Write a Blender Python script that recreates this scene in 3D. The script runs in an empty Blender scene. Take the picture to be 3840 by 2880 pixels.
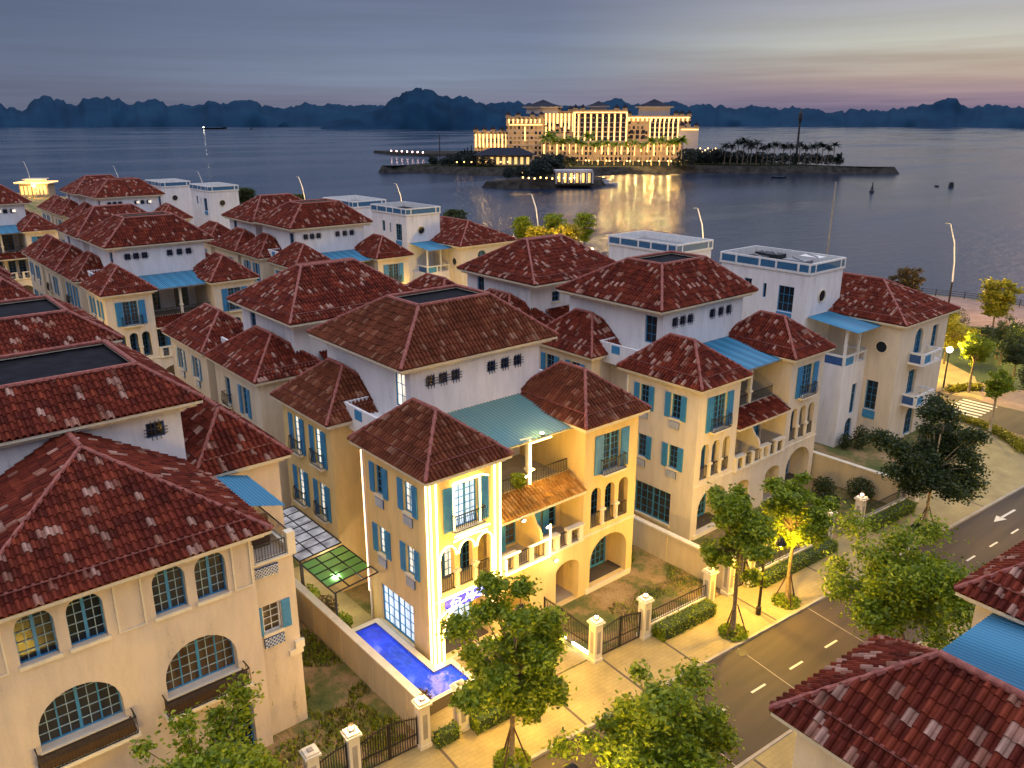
import bpy, math, random
from mathutils import Vector, Matrix, noise
from mathutils.geometry import tessellate_polygon
R = random.Random(7)
sc = bpy.context.scene
COL = sc.collection
rad = math.radians

# ------------------------------------------------------------------ camera
cam = bpy.data.cameras.new('camera'); camo = bpy.data.objects.new('camera', cam); COL.objects.link(camo)
camo.location = (0, 0, 28); camo.rotation_euler = (rad(90 - 18.1), 0, rad(49.8 - 90))
cam.sensor_width = 36; cam.lens = 3060 / 3840 * 36; cam.clip_start = .5; cam.clip_end = 30000
sc.camera = camo
# ------------------------------------------------------------------ dusk light
SUN_AZ = 5.0      # degrees from +X towards +Y: the afterglow lies just beyond the right edge
SUN_EL = 2.0
sc.view_settings.view_transform = 'Standard'; sc.view_settings.look = 'None'
sc.view_settings.exposure = 0.0; sc.view_settings.gamma = 1.0
sun = bpy.data.lights.new('sun', 'SUN'); sun.energy = .12; sun.angle = rad(25); sun.color = (1, .62, .5)
suno = bpy.data.objects.new('sun', sun); COL.objects.link(suno)
d = Vector((math.cos(rad(SUN_AZ)) * math.cos(rad(14)), math.sin(rad(SUN_AZ)) * math.cos(rad(14)), math.sin(rad(14))))
suno.rotation_euler = (-d).to_track_quat('-Z', 'Y').to_euler()

def s2l(c):
    return tuple((x / 255 / 12.92) if x <= 10 else (((x / 255 + .055) / 1.055) ** 2.4) for x in c)

def build_world():
    w = bpy.data.worlds.new('World'); sc.world = w; w.use_nodes = True
    nt = w.node_tree; N = nt.nodes; L = nt.links; N.clear()
    out = N.new('ShaderNodeOutputWorld'); bg = N.new('ShaderNodeBackground')
    tc = N.new('ShaderNodeTexCoord'); sep = N.new('ShaderNodeSeparateXYZ')
    L.new(tc.outputs['Generated'], sep.inputs[0])
    # streaky high cloud: noise stretched along the horizon, displaces the elevation a little
    mp = N.new('ShaderNodeMapping'); mp.inputs['Scale'].default_value = (1.4, 1.4, 34)
    mp.inputs['Rotation'].default_value = (rad(3), rad(-2), 0)
    L.new(tc.outputs['Generated'], mp.inputs[0])
    nz = N.new('ShaderNodeTexNoise'); nz.inputs['Scale'].default_value = 2.2; nz.inputs['Detail'].default_value = 6; nz.inputs['Roughness'].default_value = .55
    L.new(mp.outputs[0], nz.inputs['Vector'])
    def math_(op, a, b, clamp=False):
        m = N.new('ShaderNodeMath'); m.operation = op; m.use_clamp = clamp
        for i, v in enumerate((a, b)):
            if isinstance(v, (int, float)): m.inputs[i].default_value = v
            else: L.new(v, m.inputs[i])
        return m.outputs[0]
    nn = math_('SUBTRACT', nz.outputs['Fac'], .5)
    el = math_('ADD', sep.outputs['Z'], math_('MULTIPLY', nn, .04))
    f = math_('MULTIPLY', el, 1.0)
    def ramp(stops):
        r = N.new('ShaderNodeValToRGB'); L.new(f, r.inputs[0]); e = r.color_ramp.elements
        e[0].position, e[1].position = 0, 1
        e[0].color = (*s2l(stops[0][1]), 1); e[1].color = (*s2l(stops[-1][1]), 1)
        for p, c in stops[1:-1]:
            k = e.new(p); k.color = (*s2l(c), 1)
        return r.outputs[0]
    left = ramp([(0, (98, 103, 124)), (.03, (104, 112, 135)), (.07, (99, 111, 136)), (.11, (92, 104, 131)), (.15, (88, 101, 128)), (.32, (104, 120, 156)), (.5, (258, 262, 284)), (1, (288, 293, 322))])
    mid = ramp([(0, (110, 110, 134)), (.02, (122, 124, 145)), (.05, (124, 138, 160)), (.09, (114, 126, 152)), (.15, (104, 113, 140)), (.32, (108, 122, 156)), (.5, (258, 262, 284)), (1, (288, 293, 322))])
    right = ramp([(0, (108, 104, 134)), (.012, (126, 114, 138)), (.025, (158, 138, 148)), (.038, (176, 155, 148)), (.052, (186, 174, 160)), (.078, (196, 196, 184)), (.1, (180, 180, 178)), (.13, (166, 166, 174)), (.2, (130, 136, 158)), (.32, (112, 124, 156)), (.5, (258, 262, 284)), (1, (288, 293, 322))])
    def dotdir(az):
        v = N.new('ShaderNodeVectorMath'); v.operation = 'DOT_PRODUCT'; L.new(tc.outputs['Generated'], v.inputs[0])
        v.inputs[1].default_value = (math.cos(rad(az)), math.sin(rad(az)), 0); return v.outputs['Value']
    dd = dotdir(8)
    def mr(v, a, b):
        m = N.new('ShaderNodeMapRange'); m.interpolation_type = 'SMOOTHSTEP'; L.new(v, m.inputs[0]); m.inputs[1].default_value = a; m.inputs[2].default_value = b; return m.outputs[0]
    f1 = mr(dd, math.cos(rad(76)), math.cos(rad(42))); f2 = mr(dd, math.cos(rad(42)), math.cos(rad(8)))
    def mix(a, b, fac, mode='MIX'):
        m = N.new('ShaderNodeMix'); m.data_type = 'RGBA'; m.blend_type = mode
        if isinstance(fac, float): m.inputs[0].default_value = fac
        else: L.new(fac, m.inputs[0])
        for i, v in ((6, a), (7, b)):
            if isinstance(v, tuple): m.inputs[i].default_value = v
            else: L.new(v, m.inputs[i])
        return m.outputs[2]
    c = mix(mix(left, mid, f1), right, f2)
    mul = N.new('ShaderNodeMapRange'); L.new(nz.outputs['Fac'], mul.inputs[0]); mul.inputs[1].default_value = .3; mul.inputs[2].default_value = .7; mul.inputs[3].default_value = .9; mul.inputs[4].default_value = 1.1
    cc = N.new('ShaderNodeVectorMath'); cc.operation = 'SCALE'; L.new(c, cc.inputs[0]); L.new(mul.outputs[0], cc.inputs['Scale'])
    sky = N.new('ShaderNodeTexSky'); sky.sky_type = 'NISHITA'; sky.sun_disc = False
    sky.sun_elevation = rad(SUN_EL); sky.sun_rotation = rad(90 - SUN_AZ)
    ss = N.new('ShaderNodeVectorMath'); ss.operation = 'SCALE'; L.new(sky.outputs[0], ss.inputs[0]); ss.inputs['Scale'].default_value = .002
    ad = N.new('ShaderNodeVectorMath'); ad.operation = 'ADD'; L.new(cc.outputs[0], ad.inputs[0]); L.new(ss.outputs[0], ad.inputs[1])
    L.new(ad.outputs[0], bg.inputs[0]); bg.inputs[1].default_value = 1.0
    L.new(bg.outputs[0], out.inputs[0])
build_world()

# ------------------------------------------------------------------ materials
MATS = {}
def newmat(name):
    m = bpy.data.materials.new(name); m.use_nodes = True; N = m.node_tree.nodes; L = m.node_tree.links
    b = N['Principled BSDF']; MATS[name] = m; return m, N, L, b
def rampn(N, L, src, stops):
    r = N.new('ShaderNodeValToRGB'); L.new(src, r.inputs[0]); e = r.color_ramp.elements
    e[0].position, e[1].position = stops[0][0], stops[-1][0]
    e[0].color = (*stops[0][1], 1); e[1].color = (*stops[-1][1], 1)
    for p, c in stops[1:-1]:
        k = e.new(p); k.color = (*c, 1)
    return r.outputs[0]
def simple(name, c1, c2=None, scale=3, rough=.8, bump=0, metal=0, emis=None, es=0, bscale=None, detail=5):
    m, N, L, b = newmat(name)
    b.inputs['Roughness'].default_value = rough; b.inputs['Metallic'].default_value = metal
    if c2 is None: c2 = tuple(x * .85 for x in c1)
    tc = N.new('ShaderNodeTexCoord'); nz = N.new('ShaderNodeTexNoise'); nz.inputs['Scale'].default_value = scale; nz.inputs['Detail'].default_value = detail
    L.new(tc.outputs['Object'], nz.inputs['Vector'])
    L.new(rampn(N, L, nz.outputs['Fac'], [(.35, c2), (.65, c1)]), b.inputs['Base Color'])
    if bump:
        bp = N.new('ShaderNodeBump'); bp.inputs['Strength'].default_value = bump; bp.inputs['Distance'].default_value = .05
        if bscale:
            n2 = N.new('ShaderNodeTexNoise'); n2.inputs['Scale'].default_value = bscale; n2.inputs['Detail'].default_value = 5
            L.new(tc.outputs['Object'], n2.inputs['Vector']); L.new(n2.outputs['Fac'], bp.inputs['Height'])
        else: L.new(nz.outputs['Fac'], bp.inputs['Height'])
        L.new(bp.outputs[0], b.inputs['Normal'])
    if emis:
        b.inputs['Emission Color'].default_value = (*emis, 1); b.inputs['Emission Strength'].default_value = es
    return m
def stucco(name, c):
    m, N, L, b = newmat(name); b.inputs['Roughness'].default_value = .9
    tc = N.new('ShaderNodeTexCoord')
    mp = N.new('ShaderNodeMapping'); mp.inputs['Scale'].default_value = (1.2, 1.2, .25); L.new(tc.outputs['Object'], mp.inputs[0])
    n1 = N.new('ShaderNodeTexNoise'); n1.inputs['Scale'].default_value = 1.3; n1.inputs['Detail'].default_value = 8; n1.inputs['Roughness'].default_value = .65; L.new(mp.outputs[0], n1.inputs['Vector'])
    n2 = N.new('ShaderNodeTexNoise'); n2.inputs['Scale'].default_value = 9; n2.inputs['Detail'].default_value = 6; L.new(tc.outputs['Object'], n2.inputs['Vector'])
    mx = N.new('ShaderNodeMath'); mx.operation = 'ADD'; L.new(n1.outputs['Fac'], mx.inputs[0])
    m2 = N.new('ShaderNodeMath'); m2.operation = 'MULTIPLY'; m2.inputs[1].default_value = .25; L.new(n2.outputs['Fac'], m2.inputs[0]); L.new(m2.outputs[0], mx.inputs[1])
    L.new(rampn(N, L, mx.outputs[0], [(.36, tuple(x * .55 for x in c)), (.48, tuple(x * .86 for x in c)), (.72, c)]), b.inputs['Base Color'])
    bp = N.new('ShaderNodeBump'); bp.inputs['Strength'].default_value = .25; bp.inputs['Distance'].default_value = .02; L.new(n2.outputs['Fac'], bp.inputs['Height']); L.new(bp.outputs[0], b.inputs['Normal'])
    return m
stucco('cream_stucco', (.72, .61, .46)); stucco('tan_stucco', (.66, .54, .41)); stucco('lamplit_stucco', (.77, .56, .24)); stucco('white_stucco', (.80, .77, .76)); stucco('trim_stucco', (.78, .68, .50))  # lit villa's yellow: lamplight put into the colour of its cream stucco
stucco('garden_stucco', (.62, .50, .30))
def tile_mat(name, stops):
    m, N, L, b = newmat(name); b.inputs['Roughness'].default_value = .75; b.inputs['Specular IOR Level'].default_value = .12
    uv = N.new('ShaderNodeUVMap'); oi = N.new('ShaderNodeObjectInfo')
    fl = N.new('ShaderNodeVectorMath'); fl.operation = 'FLOOR'; L.new(uv.outputs[0], fl.inputs[0])
    ad = N.new('ShaderNodeVectorMath'); ad.operation = 'ADD'; L.new(fl.outputs[0], ad.inputs[0])
    cb = N.new('ShaderNodeCombineXYZ'); L.new(oi.outputs['Random'], cb.inputs[2]); L.new(cb.outputs[0], ad.inputs[1])
    wn = N.new('ShaderNodeTexWhiteNoise'); wn.noise_dimensions = '3D'; L.new(ad.outputs[0], wn.inputs['Vector'])
    base = rampn(N, L, wn.outputs['Value'], stops)
    tc = N.new('ShaderNodeTexCoord'); nz = N.new('ShaderNodeTexNoise'); nz.inputs['Scale'].default_value = 1.1; nz.inputs['Detail'].default_value = 9; nz.inputs['Roughness'].default_value = .68; L.new(tc.outputs['Object'], nz.inputs['Vector'])
    mr = N.new('ShaderNodeMapRange'); L.new(nz.outputs['Fac'], mr.inputs[0]); mr.inputs[1].default_value = .3; mr.inputs[2].default_value = .7; mr.inputs[3].default_value = .5; mr.inputs[4].default_value = 1.2
    sc_ = N.new('ShaderNodeVectorMath'); sc_.operation = 'SCALE'; L.new(base, sc_.inputs[0]); L.new(mr.outputs[0], sc_.inputs['Scale'])
    L.new(sc_.outputs[0], b.inputs['Base Color'])
    return m
tile_mat('weathered_tile', [(0, (.085, .015, .009)), (.25, (.19, .032, .016)), (.45, (.12, .019, .011)), (.7, (.24, .045, .021)), (.87, (.15, .025, .014)), (.895, (.31, .13, .085)), (1, (.50, .30, .23))])
tile_mat('fresh_tile', [(0, (.125, .034, .016)), (.3, (.185, .050, .022)), (.6, (.15, .040, .018)), (.86, (.22, .068, .03)), (.94, (.27, .11, .06)), (1, (.36, .18, .11))])
tile_mat('lamplit_tile', [(0, (.34, .15, .03)), (.4, (.55, .28, .06)), (.7, (.42, .2, .045)), (1, (.66, .38, .12))])  # lighter copy of the canopy tile, its strong lamplight put into the colour
simple('ridge_tile', (.34, .10, .07), (.2, .05, .035), 5, .7, .4)
simple('roof_membrane', (.014, .014, .018), (.007, .007, .01), 1.5, .5, .5, detail=8)
simple('blue_paint', (.045, .25, .46), (.035, .2, .4), 3, .5)
simple('deep_blue_panel', (.03, .14, .27), (.025, .11, .22), 3, .5)
simple('pale_blue_paint', (.34, .46, .5), None, 3, .6)
simple('blue_shade', (.03, .1, .28), (.025, .08, .22), 3, .5)
simple('iron', (.03, .022, .018), None, 3, .5, metal=.3)
simple('white_paint', (.78, .76, .72), None, 3, .6)
simple('grey_metal', (.35, .35, .36), None, 3, .4, metal=.6)
simple('concrete', (.42, .36, .29), (.33, .28, .22), 1.2, .9, .3, bscale=14)
simple('dark_stone', (.1, .075, .055), None, 2, .8, .3)
simple('asphalt_patch', (.055, .038, .022), (.04, .028, .017), 2, .85, .3)
simple('wood', (.09, .045, .02), None, 4, .7, .3)
simple('bark', (.22, .16, .1), (.12, .085, .05), 6, .9, .8)
simple('wrapped_or_lit_trunk', (.55, .42, .24), (.34, .24, .12), 8, .9, .6)  # also on the front palms, where its brightness stands for uplight
simple('rock', (.05, .045, .04), (.02, .018, .016), .3, .9, 1)
simple('navy_roof', (.02, .024, .04), None, .2, .6)
simple('pale_hotel', (.42, .32, .22), None, .1, .8)
simple('hotel_white', (.5, .46, .48), None, .1, .8)
simple('boat_dark', (.02, .022, .028), None, 3, .6)
simple('boat_white', (.5, .5, .52), None, 3, .6)
def emat(name, c, s):
    m, N, L, b = newmat(name); b.inputs['Base Color'].default_value = (*c, 1); b.inputs['Emission Color'].default_value = (*c, 1); b.inputs['Emission Strength'].default_value = s; return m
emat('led_warm', (1, .72, .24), 10); emat('led_pink', (1, .62, .36), 3.5); emat('lamp_globe', (1, .66, .42), 16); emat('lamp_white', (1, .92, .75), 22)
emat('sign_blue', (.06, .05, .9), 1.1); emat('sign_white', (.5, .62, 1), 2.6); emat('hotel_light', (1, .60, .2), 2.6); emat('hotel_glow', (1, .62, .2), 1.1)
emat('light_amber', (1, .55, .16), 9); emat('light_pinkish', (1, .6, .55), 9)
def glass(name, c, em=None, es=0, seed=1.0, rough=.12, dim=.25):
    m, N, L, b = newmat(name); b.inputs['Base Color'].default_value = (*c, 1); b.inputs['Roughness'].default_value = max(rough, .22); b.inputs['Specular IOR Level'].default_value = .35
    if em:
        tc = N.new('ShaderNodeTexCoord'); nz = N.new('ShaderNodeTexNoise'); nz.inputs['Scale'].default_value = 1.6 * seed; nz.inputs['Detail'].default_value = 3; nz.noise_dimensions = '4D'; oi_ = N.new('ShaderNodeObjectInfo'); mw_ = N.new('ShaderNodeMath'); mw_.operation = 'MULTIPLY'; mw_.inputs[1].default_value = 40; L.new(oi_.outputs['Random'], mw_.inputs[0]); L.new(mw_.outputs[0], nz.inputs['W'])
        mp_ = N.new('ShaderNodeMapping'); mp_.inputs['Scale'].default_value = (2.2, 2.2, .35); L.new(tc.outputs['Object'], mp_.inputs[0]); L.new(mp_.outputs[0], nz.inputs['Vector'])
        L.new(rampn(N, L, nz.outputs['Fac'], [(.35, tuple(x * dim for x in em)), (.6, em)]), b.inputs['Emission Color'])
        b.inputs['Emission Strength'].default_value = es
    return m
glass('glass_dark', (.012, .016, .022)); glass('glass_warm', (.03, .02, .01), (.35, .17, .06), .16)
glass('glass_lit', (.4, .36, .3), (1, .86, .68), 1.5); glass('glass_blue_lit', (.3, .4, .5), (.75, .86, 1), 1.3, dim=.45)
glass('glass_dim', (.02, .022, .025), (.3, .2, .1), .05)
glass('canopy_lit', (.3, .31, .34), (.8, .78, .8), .4, .5, .2, .15)  # light from beneath is put into the sheet as a glow
m, N, L, b = newmat('canopy_green'); b.inputs['Base Color'].default_value = (.08, .55, .09, 1); b.inputs['Roughness'].default_value = .3; b.inputs['Alpha'].default_value = .85; b.inputs['Transmission Weight'].default_value = .45
m, N, L, b = newmat('awning_glass'); b.inputs['Base Color'].default_value = (.10, .24, .24, 1); b.inputs['Roughness'].default_value = .3; b.inputs['Alpha'].default_value = .92
def striped(name, c1, c2, scale, axis=0, rough=.45):
    m, N, L, b = newmat(name); b.inputs['Roughness'].default_value = rough
    tc = N.new('ShaderNodeTexCoord'); wv = N.new('ShaderNodeTexWave'); wv.bands_direction = 'XYZ'[axis]; wv.inputs['Scale'].default_value = scale
    L.new(tc.outputs['Object'], wv.inputs['Vector']); L.new(rampn(N, L, wv.outputs['Fac'], [(.2, c2), (.6, c1)]), b.inputs['Base Color'])
    bp = N.new('ShaderNodeBump'); bp.inputs['Strength'].default_value = .6; bp.inputs['Distance'].default_value = .05; L.new(wv.outputs['Fac'], bp.inputs['Height']); L.new(bp.outputs[0], b.inputs['Normal'])
    return m
striped('awning_blue', (.035, .22, .36), (.02, .14, .25), 1.6, 0)
def leafmat(name, stops):
    m, N, L, b = newmat(name); b.inputs['Roughness'].default_value = .5
    g = N.new('ShaderNodeNewGeometry'); L.new(rampn(N, L, g.outputs['Random Per Island'], stops), b.inputs['Base Color'])
    try: b.inputs['Subsurface Weight'].default_value = 0
    except Exception: pass
    # some light passes through a leaf
    N.new('ShaderNodeBsdfTranslucent'); t = N['Translucent BSDF']; mx = N.new('ShaderNodeMixShader'); mx.inputs[0].default_value = .45
    L.new(rampn(N, L, g.outputs['Random Per Island'], stops), t.inputs[0]); out = N['Material Output']
    L.new(b.outputs[0], mx.inputs[1]); L.new(t.outputs[0], mx.inputs[2]); L.new(mx.outputs[0], out.inputs[0]); return m
leafmat('leaf', [(0, (.08, .13, .004)), (.5, (.22, .30, .010)), (1, (.38, .42, .02))])
leafmat('leaf_dark', [(0, (.018, .035, .01)), (.5, (.04, .065, .014)), (1, (.07, .095, .02))])
leafmat('leaf_gold_lit', [(0, (.14, .15, .01)), (.5, (.28, .26, .015)), (1, (.4, .34, .02))])  # golden lamplight on park and promenade plants is put into the leaf colour
leafmat('leaf_brown', [(0, (.08, .05, .02)), (.5, (.13, .075, .03)), (1, (.09, .09, .03))])
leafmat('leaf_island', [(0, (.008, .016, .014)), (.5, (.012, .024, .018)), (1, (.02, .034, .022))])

def ground_mat():
    m, N, L, b = newmat('yard_soil'); b.inputs['Roughness'].default_value = .95
    tc = N.new('ShaderNodeTexCoord'); n1 = N.new('ShaderNodeTexNoise'); n1.inputs['Scale'].default_value = .35; n1.inputs['Detail'].default_value = 9; n1.inputs['Roughness'].default_value = .7; L.new(tc.outputs['Object'], n1.inputs['Vector'])
    L.new(rampn(N, L, n1.outputs['Fac'], [(.34, (.05, .08, .012)), (.47, (.13, .13, .03)), (.54, (.28, .18, .07)), (.66, (.36, .25, .12))]), b.inputs['Base Color'])
    n2 = N.new('ShaderNodeTexNoise'); n2.inputs['Scale'].default_value = 7; n2.inputs['Detail'].default_value = 8; L.new(tc.outputs['Object'], n2.inputs['Vector'])
    bp = N.new('ShaderNodeBump'); bp.inputs['Strength'].default_value = 1; bp.inputs['Distance'].default_value = .12; L.new(n2.outputs['Fac'], bp.inputs['Height']); L.new(bp.outputs[0], b.inputs['Normal'])
ground_mat()
def asphalt_mat():
    m, N, L, b = newmat('asphalt'); b.inputs['Roughness'].default_value = .75
    tc = N.new('ShaderNodeTexCoord'); mp = N.new('ShaderNodeMapping'); mp.inputs['Scale'].default_value = (.05, .5, 1); mp.inputs['Rotation'].default_value = (0, 0, rad(4)); L.new(tc.outputs['Object'], mp.inputs[0])
    n1 = N.new('ShaderNodeTexNoise'); n1.inputs['Scale'].default_value = 3; n1.inputs['Detail'].default_value = 8; L.new(mp.outputs[0], n1.inputs['Vector'])
    L.new(rampn(N, L, n1.outputs['Fac'], [(.3, (.05, .034, .02)), (.7, (.082, .056, .032))]), b.inputs['Base Color'])
    n2 = N.new('ShaderNodeTexNoise'); n2.inputs['Scale'].default_value = 40; L.new(tc.outputs['Object'], n2.inputs['Vector'])
    bp = N.new('ShaderNodeBump'); bp.inputs['Strength'].default_value = .3; bp.inputs['Distance'].default_value = .02; L.new(n2.outputs['Fac'], bp.inputs['Height']); L.new(bp.outputs[0], b.inputs['Normal'])
asphalt_mat()
def paving_mat(name, c1, c2, mortar, s, rot=4):
    m, N, L, b = newmat(name); b.inputs['Roughness'].default_value = .8
    tc = N.new('ShaderNodeTexCoord'); mp = N.new('ShaderNodeMapping'); mp.inputs['Rotation'].default_value = (0, 0, rad(rot)); L.new(tc.outputs['Object'], mp.inputs[0])
    bk = N.new('ShaderNodeTexBrick'); bk.inputs['Scale'].default_value = s; bk.inputs['Mortar Size'].default_value = .02; bk.inputs['Color1'].default_value = (*c1, 1); bk.inputs['Color2'].default_value = (*c2, 1); bk.inputs['Mortar'].default_value = (*mortar, 1)
    L.new(mp.outputs[0], bk.inputs['Vector'])
    n1 = N.new('ShaderNodeTexNoise'); n1.inputs['Scale'].default_value = .6; n1.inputs['Detail'].default_value = 9; L.new(tc.outputs['Object'], n1.inputs['Vector'])
    mr = N.new('ShaderNodeMapRange'); L.new(n1.outputs['Fac'], mr.inputs[0]); mr.inputs[1].default_value = .3; mr.inputs[2].default_value = .7; mr.inputs[3].default_value = .75; mr.inputs[4].default_value = 1.15
    v = N.new('ShaderNodeVectorMath'); v.operation = 'SCALE'; L.new(bk.outputs['Color'], v.inputs[0]); L.new(mr.outputs[0], v.inputs['Scale']); L.new(v.outputs[0], b.inputs['Base Color'])
paving_mat('pavement_slab', (.38, .29, .12), (.35, .265, .11), (.31, .235, .10), 1.0)
paving_mat('promenade_brick', (.30, .2, .15), (.27, .17, .13), (.2, .13, .1), 1.2, 12)
paving_mat('pool_tile', (.12, .18, .6), (.2, .28, .7), (.05, .08, .35), 2.5, 0)
def water_mat():
    m, N, L, b = newmat('sea_water'); b.inputs['Base Color'].default_value = (.006, .018, .045, 1); b.inputs['Roughness'].default_value = .1; b.inputs['IOR'].default_value = 1.33; b.inputs['Specular IOR Level'].default_value = .62; b.inputs['Specular Tint'].default_value = (.72, .92, 1, 1)
    tc = N.new('ShaderNodeTexCoord'); mp = N.new('ShaderNodeMapping'); mp.inputs['Rotation'].default_value = (0, 0, rad(40)); mp.inputs['Scale'].default_value = (.35, 1.0, 1); L.new(tc.outputs['Object'], mp.inputs[0])
    n1 = N.new('ShaderNodeTexNoise'); n1.inputs['Scale'].default_value = .38; n1.inputs['Detail'].default_value = 8; n1.inputs['Roughness'].default_value = .6; L.new(mp.outputs[0], n1.inputs['Vector'])
    n2 = N.new('ShaderNodeTexNoise'); n2.inputs['Scale'].default_value = .012; n2.inputs['Detail'].default_value = 4; L.new(mp.outputs[0], n2.inputs['Vector'])
    mr = N.new('ShaderNodeMapRange'); L.new(n2.outputs['Fac'], mr.inputs[0]); mr.inputs[1].default_value = .4; mr.inputs[2].default_value = .65; mr.inputs[3].default_value = .3; mr.inputs[4].default_value = 1.0
    bp = N.new('ShaderNodeBump'); L.new(mr.outputs[0], bp.inputs['Strength']); bp.inputs['Distance'].default_value = .7; L.new(n1.outputs['Fac'], bp.inputs['Height']); L.new(bp.outputs[0], b.inputs['Normal'])
    mr2 = N.new('ShaderNodeMapRange'); L.new(n2.outputs['Fac'], mr2.inputs[0]); mr2.inputs[1].default_value = .4; mr2.inputs[2].default_value = .65; mr2.inputs[3].default_value = .06; mr2.inputs[4].default_value = .26
    L.new(mr2.outputs[0], b.inputs['Roughness'])
water_mat()
def poolwater_mat():
    m, N, L, b = newmat('pool_water'); b.inputs['Base Color'].default_value = (.02, .07, .6, 1); b.inputs['Roughness'].default_value = .06
    b.inputs['Emission Color'].default_value = (.02, .045, .6, 1)  # the lit pool's glow is put into the water itself as emission
    tc = N.new('ShaderNodeTexCoord'); n1 = N.new('ShaderNodeTexNoise'); n1.inputs['Scale'].default_value = 2.2; n1.inputs['Detail'].default_value = 3; L.new(tc.outputs['Object'], n1.inputs['Vector'])
    bp = N.new('ShaderNodeBump'); bp.inputs['Strength'].default_value = .6; bp.inputs['Distance'].default_value = .15; L.new(n1.outputs['Fac'], bp.inputs['Height']); L.new(bp.outputs[0], b.inputs['Normal'])
    v = N.new('ShaderNodeMapRange'); L.new(n1.outputs['Fac'], v.inputs[0]); v.inputs[1].default_value = .35; v.inputs[2].default_value = .65; v.inputs[3].default_value = .3; v.inputs[4].default_value = .9
    bk = N.new('ShaderNodeTexBrick'); bk.offset = 0; bk.inputs['Scale'].default_value = 2.6; bk.inputs['Brick Width'].default_value = .5; bk.inputs['Row Height'].default_value = .5; bk.inputs['Mortar Size'].default_value = .03; bk.inputs['Color1'].default_value = (.8, .8, .8, 1); bk.inputs['Color2'].default_value = (1, 1, 1, 1); bk.inputs['Mortar'].default_value = (.35, .35, .35, 1)
    wv_ = N.new('ShaderNodeVectorMath'); wv_.operation = 'MULTIPLY_ADD'; L.new(n1.outputs['Color'], wv_.inputs[0]); wv_.inputs[1].default_value = (.25, .25, 0); L.new(tc.outputs['Object'], wv_.inputs[2]); L.new(wv_.outputs[0], bk.inputs['Vector'])
    mm_ = N.new('ShaderNodeMath'); mm_.operation = 'MULTIPLY'; L.new(v.outputs[0], mm_.inputs[0]); L.new(bk.outputs['Color'], mm_.inputs[1]); L.new(mm_.outputs[0], b.inputs['Emission Strength'])
poolwater_mat()
simple('karst', (.010, .040, .082), (.006, .024, .052), .01, 1, .6, detail=10, bscale=.03)  # blue of the haze is put into the rock colour of both ridges
simple('karst_far', (.012, .042, .085), (.009, .032, .066), .006, 1, .3, detail=8, bscale=.02)
simple('road_paint', (.7, .66, .55), None, 8, .8)
simple('hedge_green', (.05, .08, .02), (.02, .035, .01), 6, .9, 1)

m, N, L, b = newmat('hotel_facade'); b.inputs['Roughness'].default_value = .9; b.inputs['Specular IOR Level'].default_value = .03
tc = N.new('ShaderNodeTexCoord'); sx_ = N.new('ShaderNodeSeparateXYZ'); cb_ = N.new('ShaderNodeCombineXYZ'); L.new(tc.outputs['Object'], sx_.inputs[0]); L.new(sx_.outputs['X'], cb_.inputs[0]); L.new(sx_.outputs['Z'], cb_.inputs[1])
for k_, (c1, c2, mo) in enumerate((((.02, .02, .03), (.12, .07, .03), (.46, .34, .22)), ((0, 0, 0), (1, .55, .2), (0, 0, 0)))):
    bk = N.new('ShaderNodeTexBrick'); bk.offset = 0; bk.inputs['Scale'].default_value = 1; bk.inputs['Brick Width'].default_value = 2.7; bk.inputs['Row Height'].default_value = 3.1; bk.inputs['Mortar Size'].default_value = .62; bk.inputs['Mortar Smooth'].default_value = 0; bk.inputs['Bias'].default_value = -.35
    bk.inputs['Color1'].default_value = (*c1, 1); bk.inputs['Color2'].default_value = (*c2, 1); bk.inputs['Mortar'].default_value = (*mo, 1); L.new(cb_.outputs[0], bk.inputs['Vector']); L.new(bk.outputs['Color'], b.inputs['Emission Color' if k_ else 'Base Color'])
b.inputs['Emission Strength'].default_value = .8
simple('island_earth', (.03, .034, .02), (.015, .018, .012), .08, 1)
for k_ in ('navy_roof', 'karst', 'karst_far', 'island_earth', 'roof_membrane', 'rock', 'pale_hotel', 'hotel_white'): MATS[k_].node_tree.nodes['Principled BSDF'].inputs['Specular IOR Level'].default_value = .03
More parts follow.
